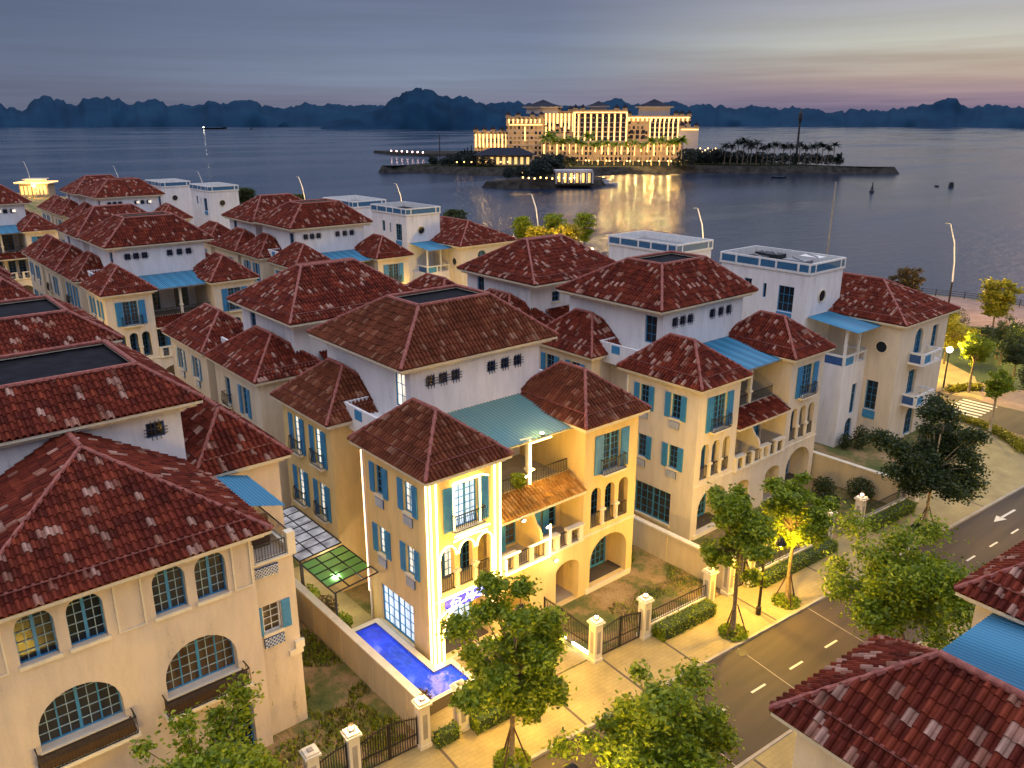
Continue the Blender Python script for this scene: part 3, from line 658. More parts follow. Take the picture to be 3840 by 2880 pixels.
    for a, b_ in ((-3.1, -.1), (.3, 3.1)): iron_rail(rt, ((a + b_) / 2, 1.4, 8.05), X, -Y, b_ - a, .72, 0, 'terrace_railing', bow=False)
    po = MB(); po.box(-.05, 1.28, 7.7, .2, 1.53, 11.0, 'trim_stucco'); po.box(-.12, 1.2, 8.9, .27, 1.6, 9.05, 'trim_stucco'); po.build('terrace_post', rt)
    td = [dict(s=s, z=7.75, w=1.5, h=2.45, cols=4, rows=5, sill=0, pane='glass_dim' if not star else 'glass_dark') for s in (3.3, 6.4)]
    P_ = MB()
    fw = [dict(s=s, z=13.55, w=.6, h=.64, depth=.14, kind='none') for s in (1.35, 2.22, 3.1, 5.75, 6.8, 7.8)]
    face_with(rt, P_, (-4.8, 5.8, 0), X, -Y, 9.6, 14.9, td + fw, 'white_stucco', poly=[(0, 7.6), (9.6, 7.6), (9.6, 14.9), (0, 14.9)])
    for q in fw: grille_window(rt, (-4.8, 5.8, 0), X, -Y, q['s'], q['z'])
    sw_ = [dict(s=8.5, z=12.3, w=1.1, h=2.05, cols=2, rows=3, sill=0, pane='glass_lit' if star else 'glass_dark')]
    face_with(rt, P_, (-4.8, 15.4, 0), -Y, -X, 9.6, 14.9, sw_, 'white_stucco', poly=[(0, 7.6), (9.6, 7.6), (9.6, 14.9), (0, 14.9)])
    P_.face([(4.8, 5.8, 7.6), (4.8, 15.4, 7.6), (4.8, 15.4, 14.9), (4.8, 5.8, 14.9)], 'white_stucco')
    P_.face([(-4.8, 15.4, 7.6), (4.8, 15.4, 7.6), (4.8, 15.4, 14.9), (-4.8, 15.4, 14.9)], 'white_stucco')
    P_.build('penthouse_wall', rt)
    hip_roof(rt, -5.8, 5.16, 5.8, 15.95, 15.05, -2.6, 8.0, 2.6, 11.4, 17.6, tile, flat='roof_membrane', skirt=0, detail=0 if lite else 1)
    # core between the wings and the side balconies of the penthouse
    boxwall(W_, -5.6, 5.5, 5.6, 16.2, 0, 11.3, cs, 'lrbt')
    W_.build('wall', rt)
    for sd in (-1, 1):
        sb = MB(); xa, xb = (-6.6, -4.81) if sd < 0 else (4.81, 6.6)
        sb.box(xa, 6.5, 10.6, xb, 10.3, 11.35, 'white_stucco'); xo = xa if sd < 0 else xb - .15
        sb.box(xo, 6.5, 11.352, xo + .15, 10.3, 12.15, 'white_stucco')
        for yy in (6.5, 10.15): sb.box(min(xa, xb) + .16, yy, 11.352, max(xa, xb) - .16, yy + .15, 12.15, 'white_stucco')
        xf = xa - .02 if sd < 0 else xb
        sb.box(xf, 8.2, 11.45, xf + .02, 9.0, 12.05, 'blue_paint'); sb.build('side_balcony', rt)
    return rt

def awning(rt, mat):
    o = corrugated(rt, (-3.15, .75, 11.0), (3.1, .75, 11.0), (3.1, 5.75, 11.7), (-3.15, 5.75, 11.7), mat, 'terrace_awning')
    fr = MB()
    fr.bar((-3.15, .75, 10.95), (3.1, .75, 10.95), .08, 'grey_metal'); fr.bar((-3.15, 3.2, 11.25), (3.1, 3.2, 11.25), .06, 'grey_metal')
    for x in (-3.1, -1, 1, 3.05): fr.bar((x, .75, 10.93), (x, 5.75, 11.63), .06, 'grey_metal')
    fr.build('awning_frame', o)

def villa_rear(name, loc, label, group=None, tile='weathered_tile', lite=False):
    """row whose back faces the camera; y grows away from the camera"""
    rt = thing(name, loc, 0, label, 'house', group); cs = 'cream_stucco'; W_ = MB(); P_ = MB()
    for sd in (-1, 1):
        x0 = -8.0 if sd < 0 else 3.4; w = 4.6
        nf = [dict(s=2.2, z=8.3, w=.8, h=1.3, cols=2, rows=3, pane='glass_dark')] if sd > 0 else []
        face_with(rt, W_, (x0, 0, 0), X, -Y, w, 11.1, nf, cs)
        ops = []
        if sd < 0:
            ops = [dict(s=s, z=z_, w=.9, h=2.1, cols=2, rows=4, shut=(s > 3), sw=.45, rail=(1.2, .9, .3) if s < 3 else None, sill=0, pane='glass_dark') for s in (2.2, 5.2) for z_ in (8.0, 4.4)]
            face_with(rt, W_, (x0, 7.9, 0), -Y, -X, 7.9, 11.1, ops, cs)
            o2 = [dict(s=s, z=z_, w=.9, h=1.7, cols=2, rows=4, shut=1, sw=.45, lat=(z_ - .7, .5, .8), pane='glass_dark') for s in (2.2, 5.6) for z_ in (8.5, 4.9)]
            face_with(rt, W_, (x0, 17.5, 0), -Y, -X, 8.0, 11.1, o2, cs)
        else:
            boxwall(W_, x0, 0, x0 + w, 7.9, 0, 11.1, cs, 'r'); boxwall(W_, x0, 9.5, x0 + w, 17.5, 0, 11.1, cs, 'r')
        boxwall(W_, x0, 0, x0 + w, 7.9, 0, 11.1, cs, 'b'); boxwall(W_, x0, 9.5, x0 + w, 17.5, 0, 11.1, cs, 'fb')
        hip_roof(rt, x0 - .5, -.5, x0 + w + .5, 8.4, 11.2, x0 + 2.3, 2.5, x0 + 2.3, 5.2, 13.4, tile, detail=0 if lite else 1)
        hip_roof(rt, x0 - .5, 9.0, x0 + w + .5, 18.0, 11.2, x0 + 2.3, 12.0, x0 + 2.3, 15, 13.4, tile, detail=0 if lite else 1)
    boxwall(W_, -6.2, .6, 6.2, 16.5, 0, 11.3, cs, 'flrbt'); W_.build('wall', rt)
    st = MB(); roof_plane(st, (-3.0, -.5, 11.2), (3.0, -.5, 11.2), (3.0, .9, 12.1), (-3.0, .9, 12.1), tile, detail=0 if lite else 1); st.box(-3, -.4, 11.0, 3, .6, 11.15, 'trim_stucco'); st.build('lean_to_roof', rt)
    bw = [dict(s=3.0, z=12.7, w=.9, h=.9, cols=2, rows=2, pane='glass_dark'), dict(s=7.0, z=12.2, w=1.0, h=1.5, cols=2, rows=3, pane='glass_dark')]
    face_with(rt, P_, (-4.8, .9, 0), X, -Y, 9.6, 14.7, bw, 'white_stucco', poly=[(0, 11.2), (9.6, 11.2), (9.6, 14.7), (0, 14.7)])
    lw = [dict(s=2.0, z=12.2, w=1.0, h=2.1, cols=2, rows=3, sill=0, pane='glass_dark'), dict(s=8.4, z=12.4, w=.8, h=1.4, cols=2, rows=3, sill=0, pane='glass_dark')][:1]
    face_with(rt, P_, (-4.8, 9.7, 0), -Y, -X, 8.8, 14.7, lw, 'white_stucco', poly=[(0, 11.2), (8.8, 11.2), (8.8, 14.7), (0, 14.7)])
    boxwall(P_, -4.8, .9, 4.8, 9.7, 11.2, 14.7, 'white_stucco', 'rb'); P_.build('penthouse_wall', rt)
    hip_roof(rt, -5.75, -.75, 5.75, 10.0, 14.8, -2.2, 4.3, 2.2, 4.9, 17.5, tile, flat='ridge_tile', skirt=1.0 if not lite else 0, detail=0 if lite else 1)
    sb = MB(); sb.box(-6.7, 6.3, 11.3, -6.55, 9.6, 12.1, 'white_stucco'); sb.box(-6.548, 6.3, 11.3, -4.81, 6.45, 12.1, 'white_stucco'); sb.box(-6.72, 7.0, 11.4, -6.701, 7.8, 12.0, 'blue_paint'); sb.build('side_balcony', rt)
    return rt

main = villa_front('villa', (28.2, 30.6, 0), 'brightly lit villa outlined with warm light strings, blue pool beside it', star=True, tile='fresh_tile')
awning(main, 'awning_glass')
# light strings and outlines of the lit villa
F = -.09
led(main, [(-7.82, 6.3, 1.9), (-7.82, 6.3, 10.7)], 'led_pink', .045, 'string_light')
for x, z0 in ((-7.72, .2), (-7.36, 3.0)): led(main, [(x, F, z0), (x, F, 10.95)], r=.03)
led(main, [(-7.82, .12, .2), (-7.82, .12, 10.9)], r=.027)
for x in (-3.6, -3.24): led(main, [(x, F, 3.2 if x < -3.5 else 2.9), (x, F, 10.95)], r=.03)
cx = -5.45
led(main, [(cx - .85, F, 7.8), (cx - .85, F, 10.45), (cx + .85, F, 10.45), (cx + .85, F, 7.8)], r=.03)
led(main, [(cx - 1.15, F - .45, 7.75), (cx + 1.15, F - .45, 7.75)], r=.03); led(main, [(cx - 1.15, F - .45, 10.55), (cx - .85, F - .2, 10.6), (cx + .85, F - .2, 10.6), (cx + 1.1, F - .45, 10.55)], r=.027)
led(main, [(cx - 1.1, F - .3, 7.4), (cx - .4, F - .05, 7.3), (cx + .4, F - .05, 7.3), (cx + 1.1, F - .3, 7.4)], r=.03)
for i, a in enumerate((1.05, 2.25, 3.45)):
    xx = -7.75 + a; led(main, [(xx + .53 * math.cos(math.pi * k / 10), F, 6.45 + .62 * math.sin(math.pi * k / 10)) for k in range(11)], r=.027)
led(main, [(-7.75 + .5, F, 4.35), (-7.75 + .5, F, 6.45)], r=.022); led(main, [(-7.75 + 4.0, F, 4.2), (-7.75 + 4.0, F, 6.45)], r=.045)
led(main, [(-7.3, F - .1, 4.14), (-3.72, F - .1, 4.14)], r=.04)
led(main, [(-7.45, F, .3), (-7.45, F, 3.05), (-6.9, F, 3.3)], r=.03)
led(main, [(-7.75 + 2.35 + 1.72 * math.cos(math.pi * k / 14), F, 2.1 + 1.48 * math.sin(math.pi * k / 14)) for k in range(15)], 'led_pink', r=.035, name='string_light')
led(main, [(-7.75 + .6, F, .35), (-7.75 + .6, F, 2.1)], r=.035)
led(main, [(-3.1, F - .12, 5.1), (-1.9, F - .12, 5.1)], r=.03); led(main, [(-2.9, F - .12, 4.9), (-2.9, F - .12, 3.95), (.35, F - .12, 3.95), (.35, F - .12, 6.0)], r=.03)
led(main, [(-1.1, F - .12, 5.1), (.3, F - .12, 5.1)], r=.03); led(main, [(.02, 1.2, 8.1), (.02, 1.2, 10.8)], r=.035); led(main, [(-.75, 1.2, 11.0), (.15, 1.2, 10.95)], r=.03); led(main, [(-.3, .72, 10.85), (1.2, .72, 10.85)], r=.027)
led(main, [(-.05, 1.1, 9.0), (.25, 1.1, 9.0)], r=.035)
# plants on the lit villa's terrace rail and the blue sign
def text_mesh(txt, size, mat, name, parent, M, depth=.02):
    cu = bpy.data.curves.new(name, 'FONT'); cu.body = txt; cu.size = size; cu.extrude = depth; cu.shear = .35; cu.offset = .008
    o = bpy.data.objects.new(name, cu); COL.objects.link(o); bpy.context.view_layer.update()
    me = bpy.data.meshes.new_from_object(o.evaluated_get(bpy.context.evaluated_depsgraph_get())); bpy.data.objects.remove(o)
    me.materials.clear(); me.materials.append(MATS[mat]); no = bpy.data.objects.new(name, me); COL.objects.link(no); no.parent = parent; no.matrix_local = M; return no
sg = thing('shop_sign', (28.2 - 6.95, 30.6, 3.4), 0, 'glowing blue sign lettering above the ground floor arch of the lit villa', 'sign')
bd = MB(); bd.box(0, -.13, -.06, 3.3, -.03, .62, 'sign_blue'); bd.build('sign_board', sg)
text_mesh('My Li', .66, 'sign_white', 'lettering', sg, Matrix.Translation((1.15, -.16, .1)) @ Matrix.Rotation(rad(90), 4, 'X'))
ho = MB(); zz = .05
for a, b_ in (((.25, .28), (.55, .56)), ((.55, .56), (.95, .36)), ((.38, .05), (.38, .3)), ((.85, .05), (.85, .34)), ((.28, .05), (.95, .05)), ((.5, .3), (.72, .3)), ((.6, .3), (.6, .12))):
    ho.bar((a[0], -.15, a[1]), (b_[0], -.15, b_[1]), .06, 'sign_white')
ho.build('house_emblem', sg)
fl = MB(); fl.box(-.75, -.4, -.05, -.25, -.05, .1, 'lamp_white'); 

villaC = villa_front('villa', (49.7, 30.6, 0), 'cream villa with blue shutters, between the lit villa and the white corner villa', 'duplex villas', tile='weathered_tile'); awning(villaC, 'awning_blue')
rearB = villa_rear('villa', (28.6, 50.7, 0), 'villa right behind the lit villa, its back to us and dark windows', 'duplex villas seen from behind')
dup(rearB, (50.0, 50.2, 0), 0, 'villa seen from behind directly beyond the blue shuttered villa')
dup(rearB, (7.2, 108.4 - 3.4, 0), 0, 'back row villa at the left edge beyond the second street, roofs merging behind its neighbour')
dup(rearB, (28.4, 105.0, 0), 0, 'back row villa across the second street, left half of the left double roof')
dup(rearB, (49.9, 105.8, 0), 0, 'back row villa left of the white round window tower, half of a double roof')
for cx_, cy_, lb in ((28.2, 86.9, 'cream villa across the second street with bright blue shutters and awning, left of centre'),
                     (49.7, 88.6, 'cream villa across the second street beside the white tower with a round window'),
                     (6.9, 86.5, 'villa cut by the left edge across the second street, three square windows')):
    dup(villaC, (cx_, cy_, 0), 0, lb)
far = villa_front('villa', (42.7, 147.5, 0), 'distant villa left of the far white box towers, two little lit windows under its eave', 'duplex villas', lite=True); awning(far, 'awning_blue')
lt = MB()
for s in (6.0, 8.0): lt.box(-4.8 + s - .22, 5.6, 13.7, -4.8 + s + .22, 5.7, 14.1, 'glass_lit')
lt.build('wall_light', far)
dup(far, (21.4, 146.0, 0), 0, 'distant villa at the left edge with three small square windows in its white upper storey')
dup(far, (0.2, 146.0, 0), 0, 'distant villa at the far left edge of the third row')
farB = villa_rear('villa', (42.5, 166.5, 0), 'farthest roofed villa near the shore, left half of the distant double roof', 'duplex villas seen from behind', lite=True)
dup(farB, (21.0, 165.5, 0), 0, 'farthest villa at the left edge beside the yellow lit waterfront building')
# ------------------------------------------------------------------ near left villa (another type)
def villa_left():
    rt = thing('villa', (0, 0, 0), 0, 'large near villa at the left edge with arched windows and black flat roof top', 'house'); W_ = MB(); cs = 'tan_stucco'
    ops = []
    for s in (3.2, 4.92, 8.05, 9.75): ops.append(dict(s=s + 3, z=8.68, w=1.3, h=2.12, arch=True, depth=.32, cols=4, rows=5, mm='pale_blue_paint', pane='glass_dim' if s > 6 else 'glass_dark', fmat='blue_paint', fw=.05))
    for s in (4.15, 8.9): ops.append(dict(s=s + 3, z=4.75, w=3.05, h=2.3, arch=.95, depth=.5, cols=8, rows=5, mm='pale_blue_paint', pane='glass_warm' if s > 6 else 'glass_dim', sill=1, fw=.05))
    ops.append(dict(s=13.2, z=.1, w=1.3, h=2.6, depth=.4, cols=2, rows=4, pane='glass_dark'))
    ops.append(dict(s=2.2, z=3.2, w=1.2, h=2.0, depth=.3, cols=2, rows=4, pane='glass_dark'))
    face_with(rt, W_, (-3, 31.1, 0), X, -Y, 14.6, 11.1, ops, cs)
    W_.face([(11.6, 31.1, 0), (11.6, 32.1, 0), (11.6, 32.1, 11.1), (11.6, 31.1, 11.1)], cs)
    boxwall(W_, -3, 31.1, 11.6, 48, 0, 11.1, cs, 'lbr')
    for cx_ in (4.15, 8.9):
        ir = iron_rail(rt, (cx_, 31.1, 4.3), X, -Y, 3.5, .75, .65, 'window_box_railing', .12)
        bx = MB(); bx.box(cx_ - 1.7, 30.5, 4.34, cx_ + 1.7, 31.08, 4.72, 'wood'); bx.box(cx_ - 1.85, 30.4, 4.1, cx_ + 1.85, 31.09, 4.26, 'trim_stucco'); bx.build('planter_box', rt)
    for a, b_ in ((5.95, 7.02), (1.1, 2.15), (10.65, 11.5)):
        tr = MB()
        for x0_, x1_, z0_, z1_ in ((a, a + .07, 8.65, 10.8), (b_ - .07, b_, 8.65, 10.8), (a, b_, 8.6, 8.66)): tr.box(x0_, 31.04, z0_, x1_, 31.097, z1_, 'trim_stucco')
        tr.build('wall_moulding', rt)
    # right bay with lattice panels, window and little roof terrace
    B_ = MB()
    bw = [dict(s=.75, z=5.55, w=.85, h=1.45, cols=2, rows=4, shut=1, sw=.42, lat=(4.85, .5, .95), pane='glass_warm', fmat='white_paint')]
    face_with(rt, B_, (11.61, 31.6, 0), X, -Y, 2.0, 9.15, bw, cs)
    B_.face([(13.61, 31.6, 0), (13.61, 38, 0), (13.61, 38, 9.15), (13.61, 31.6, 9.15)], cs); B_.face([(11.61, 31.6, 9.15), (13.61, 31.6, 9.15), (13.61, 38, 9.15), (11.61, 38, 9.15)], 'concrete')
    B_.box(13.3, 31.45, 4.2, 13.75, 31.62, 4.6, 'trim_stucco'); B_.box(13.0, 31.5, 3.9, 13.68, 31.61, 4.2, 'trim_stucco'); B_.build('bay_wall', rt)
    lp = MB(); lp.box(11.75, 31.5, 8.5, 12.85, 31.585, 8.98, 'blue_shade')
    for k in range(-3, 8):
        for sgn in (0, 1):
            x0_ = 11.75 + k * .16; a, b_ = (x0_, 8.5), (x0_ + .48, 8.98)
            if sgn: a, b_ = (x0_, 8.98), (x0_ + .48, 8.5)
            t0 = max(0, (11.75 - x0_) / .48); t1 = min(1, (12.85 - x0_) / .48)
            if t1 > t0: lp.bar((a[0] + .48 * t0, 31.48, a[1] + (b_[1] - a[1]) * t0), (a[0] + .48 * t1, 31.48, a[1] + (b_[1] - a[1]) * t1), .03, 'white_paint')
    lp.build('lattice_panel', rt)
    pp = MB(); pp.box(11.6, 31.45, 9.152, 13.75, 31.75, 9.28, 'trim_stucco'); pp.box(13.35, 31.46, 9.281, 13.74, 31.85, 10.3, 'trim_stucco'); pp.box(13.45, 31.86, 9.281, 13.7, 36.9, 9.5, 'trim_stucco'); pp.box(13.4, 36.91, 9.281, 13.75, 37.3, 10.3, 'trim_stucco'); pp.box(11.62, 31.5, 9.281, 11.8, 31.7, 10.2, 'trim_stucco'); pp.build('terrace_parapet', rt)
    iron_rail(rt, (12.55, 31.6, 9.3), X, -Y, 1.5, .75, 0, 'terrace_railing', bow=False)
    iron_rail(rt, (13.62, 34.4, 9.5), Y, X, 4.9, .7, 0, 'terrace_railing', bow=False)
    wp = MB(); wp.box(11.65, 33.0, 9.16, 13.2, 33.1, 10.8, 'wood'); wp.build('wooden_screen', rt)
    hip_roof(rt, .4, 30.5, 12.35, 42.2, 11.2, 6.7, 36.2, 6.7, 38.6, 14.55, 'weathered_tile', skirt=1.15, pitch=.29)
    lw = MB(); roof_plane(lw, (-6, 30.5, 11.2), (.4, 30.5, 11.2), (.4, 34.0, 12.6), (-6, 34.0, 12.6), 'weathered_tile', .29); lw.build('low_roof', rt)
    W_.build('wall', rt)
    P_ = MB(); q = dict(s=9.55, z=12.75, w=.85, h=.75, depth=.14, kind='none')
    face_with(rt, P_, (-3, 38.9, 0), X, -Y, 14.75, 14.9, [dict(q, s=13.5, z=13.4)], 'white_stucco', poly=[(0, 11), (14.75, 11), (14.75, 14.9), (0, 14.9)])
    grille_window(rt, (-3, 38.9, 0), X, -Y, 13.5, 13.4, .85, .75)
    boxwall(P_, -3, 38.9, 11.75, 47.6, 11, 14.9, 'white_stucco', 'rb'); P_.build('penthouse_wall', rt)
    hip_roof(rt, -4, 38.15, 12.7, 48.3, 15.0, -1.5, 40.5, 10.5, 46.0, 16.6, 'weathered_tile', flat='roof_membrane', skirt=0, pitch=.29)
    V_ = MB(); boxwall(V_, 12.3, 38.3, 16.2, 44, 0, 11.1, cs, 'flrb'); V_.build('side_wing_wall', rt)
    hip_roof(rt, 11.6, 37.65, 16.7, 44.6, 11.2, 14.1, 40.3, 14.1, 42.2, 13.5, 'weathered_tile', skirt=1.0, pitch=.29)
    a = corrugated(rt, (14.3, 33.5, 10.6), (14.3, 37.9, 10.6), (12.6, 37.9, 11.1), (12.6, 33.5, 11.1), 'awning_blue', 'terrace_awning', 22)
    return rt
vl = villa_left()
def villa_left_rear():
    rt = thing('villa', (0, 0, 0), 0, 'second villa at the left edge with black flat roof top, behind the arched one', 'house'); W_ = MB()
    boxwall(W_, -4, 53.4, 12.2, 62, 0, 14.9, 'white_stucco', 'flrb'); W_.build('wall', rt)
    hip_roof(rt, -5, 52.65, 13.1, 63, 15.0, -2.5, 55.1, 10.8, 60.6, 16.6, 'weathered_tile', flat='roof_membrane', skirt=0, pitch=.29)
    wb = MB(); boxwall(wb, 11.3, 54, 15.8, 70, 0, 11.1, 'cream_stucco', 'flrb'); wb.build('side_wing_wall', rt)
    hip_roof(rt, 10.8, 53.5, 16.3, 61, 11.2, 13.5, 56.3, 13.5, 58, 13.4, 'weathered_tile', skirt=1); hip_roof(rt, 10.8, 62, 16.3, 70.5, 11.2, 13.5, 65, 13.5, 67.5, 13.4, 'weathered_tile', skirt=1)
    return rt
villa_left_rear()
# house across the street, bottom right: only its street-side roofs reach the picture
def villa_south():
    rt = thing('villa', (27.2, 9.25, 0), rad(176), 'villa across the street at the bottom right corner, orange lit tile roofs and blue awning', 'house'); W_ = MB(); cs = 'cream_stucco'
    for x0 in (-7.75, 3.2):
        boxwall(W_, x0, 0, x0 + 4.55, 8, 0, 11.1, cs, 'flrb')
        hip_roof(rt, x0 - .6, -.55, x0 + 5.25, 8.6, 11.2, x0 + 2.3, 2.6, x0 + 2.3, 5.6, 13.6, 'weathered_tile', skirt=1.05, pitch=.31)
    boxwall(W_, -3.2, .5, 3.2, 8, 0, 7.6, cs, 'ft'); W_.build('wall', rt)
    corrugated(rt, (-3.1, .7, 10.7), (3.1, .7, 10.7), (3.1, 6.5, 11.4), (-3.1, 6.5, 11.4), 'awning_blue', 'terrace_awning', 30, .08)
    tr = MB(); tr.box(-3.2, .2, 7.6, 3.2, .4, 8.5, 'trim_stucco'); tr.build('terrace_parapet', rt)
    return rt
villa_south()

# ------------------------------------------------------------------ white box towers and corner villas
def box_tower(rt, x0, y0, w=5.6, d=9.2, h=16.0, stuff=False):
    B_ = MB(); hb = h - 1.0
    lo = [dict(s=d - 2.3 + .2, z=11.45, w=1.55, h=2.3, cols=3, rows=3, sill=0, pane='glass_dark', depth=.15), dict(s=3.1, z=12.4, w=.8, h=1.5, cols=2, rows=2, sill=0, pane='glass_dark'), dict(s=4.9, z=12.4, w=.35, h=1.3, cols=1, rows=1, sill=0, pane='glass_dark')]
    fo = [dict(s=w * .42, z=12.4, w=1.05, h=1.05, arch=True, depth=.2, cols=2, rows=2, sill=0, kind='none')]
    face_with(rt, B_, (x0, y0 + d, 0), -Y, -X, d, hb, lo, 'white_stucco')
    wall(B_, (x0, y0, 0), X, -Y, w, hb, [], 'white_stucco')
    boxwall(B_, x0, y0, x0 + w, y0 + d, 0, hb, 'white_stucco', 'rb')
    B_.face([(x0, y0, h - .75), (x0 + w, y0, h - .75), (x0 + w, y0 + d, h - .75), (x0, y0 + d, h - .75)], 'roof_membrane' if stuff else 'grey_metal')
    B_.build('wall', rt)
    ci = MB(); c = Vector((x0 + w * .42, y0 - .03, 12.9)); n = 20
    ci.face([c + Vector((.5 * math.cos(2 * math.pi * k / n), 0, .5 * math.sin(2 * math.pi * k / n))) for k in range(n)], 'glass_dark')
    for k in range(n):
        a, b_ = 2 * math.pi * k / n, 2 * math.pi * (k + 1) / n; ci.bar(c + Vector((.56 * math.cos(a), -.01, .56 * math.sin(a))), c + Vector((.56 * math.cos(b_), -.01, .56 * math.sin(b_))), .12, 'trim_stucco', .06)
    ci.build('round_window', rt)
    pb = MB(); pb.box(x0 - .1, y0 + d - 0.0 - (d - 2.1) - .0 + .0 - 1.0 + .3, 10.9, x0 - .01, y0 + 2.95, 11.42, 'blue_paint') if False else None
    lo2 = MB(); lo2.box(x0 - .08, y0 + 1.35, 10.75, x0 - .01, y0 + 2.85, 11.4, 'blue_paint'); lo2.build('blue_panel', rt)
    pa = MB(); bl = MB(); t = .14
    for (xa, ya, xb, yb) in ((x0 - .12, y0 - .12, x0 + w + .12, y0 - .12 + t), (x0 - .12, y0 + d + .12 - t, x0 + w + .12, y0 + d + .12), (x0 - .12, y0 - .12 + t + .002, x0 - .12 + t, y0 + d + .12 - t - .002), (x0 + w + .12 - t, y0 - .12 + t + .002, x0 + w + .12, y0 + d + .12 - t - .002)):
        pa.box(xa, ya, hb + .01, xb, yb, hb + .22, 'white_paint'); pa.box(xa, ya, h - .15, xb, yb, h, 'white_paint')
        bl.box(xa + .01, ya + .01, hb + .221, xb - .01, yb - .01, h - .151, 'deep_blue_panel'); inn_ = .08; pa.box(max(xa, x0 + .03) + (0 if xa > x0 else 0), max(ya, y0 + .03), hb + .222, min(xb, x0 + w - .03), min(yb, y0 + d - .03), h - .152, 'white_paint')
        if stuff: pa.box(max(xa, x0 - .11) - 0, ya + .0, 15.26, xb, yb, 15.27, 'boat_dark') if False else None
    for yy in (y0 - .1, y0 + 1.0, y0 + 3.2, y0 + 4.9, y0 + 7.4, y0 + d - .1): pa.box(x0 - .13, yy, hb + .221, x0 + .03, yy + .2, h - .151, 'white_paint')
    for xx in (x0 + .6, x0 + w - .8, x0 + w - .1): pa.box(xx, y0 - .13, hb + .221, xx + .18, y0 + .03, h - .151, 'white_paint')
    pa.build('roof_parapet', rt); bl.build('parapet_panel', rt)
    if stuff:
        li = MB()
        li.box(x0 + .05, y0 + d - .0, h - .74, x0 + w - .05, y0 + d + .012, h - .16, 'boat_dark'); li.box(x0 + w - .012, y0 + .05, h - .74, x0 + w + .0, y0 + d - .01, h - .16, 'boat_dark'); li.build('parapet_lining', rt)
        for k, (xx, yy, sx_, sy_, sz_, mt) in enumerate(((1.0, 5.5, 1.2, 1.8, .5, 'boat_dark'), (2.8, 5.0, 1.4, 1.6, .6, 'boat_dark'), (1.6, 1.6, 1.5, 2.2, .55, 'grey_metal'), (3.9, 1.5, 1.2, 2.0, .65, 'white_paint'), (3.6, 6.8, 1.2, 1.2, .5, 'boat_dark'))):
            e = MB(); e.box(x0 + xx, y0 + yy, h - .74, x0 + xx + sx_, y0 + yy + sy_, h - .74 + sz_, mt); e.bar((x0 + xx + .1, y0 + yy + .2, h - .7 + sz_), (x0 + xx + sx_ - .1, y0 + yy + sy_ - .2, h - .68 + sz_), .12, 'grey_metal'); e.build('roof_unit', rt)
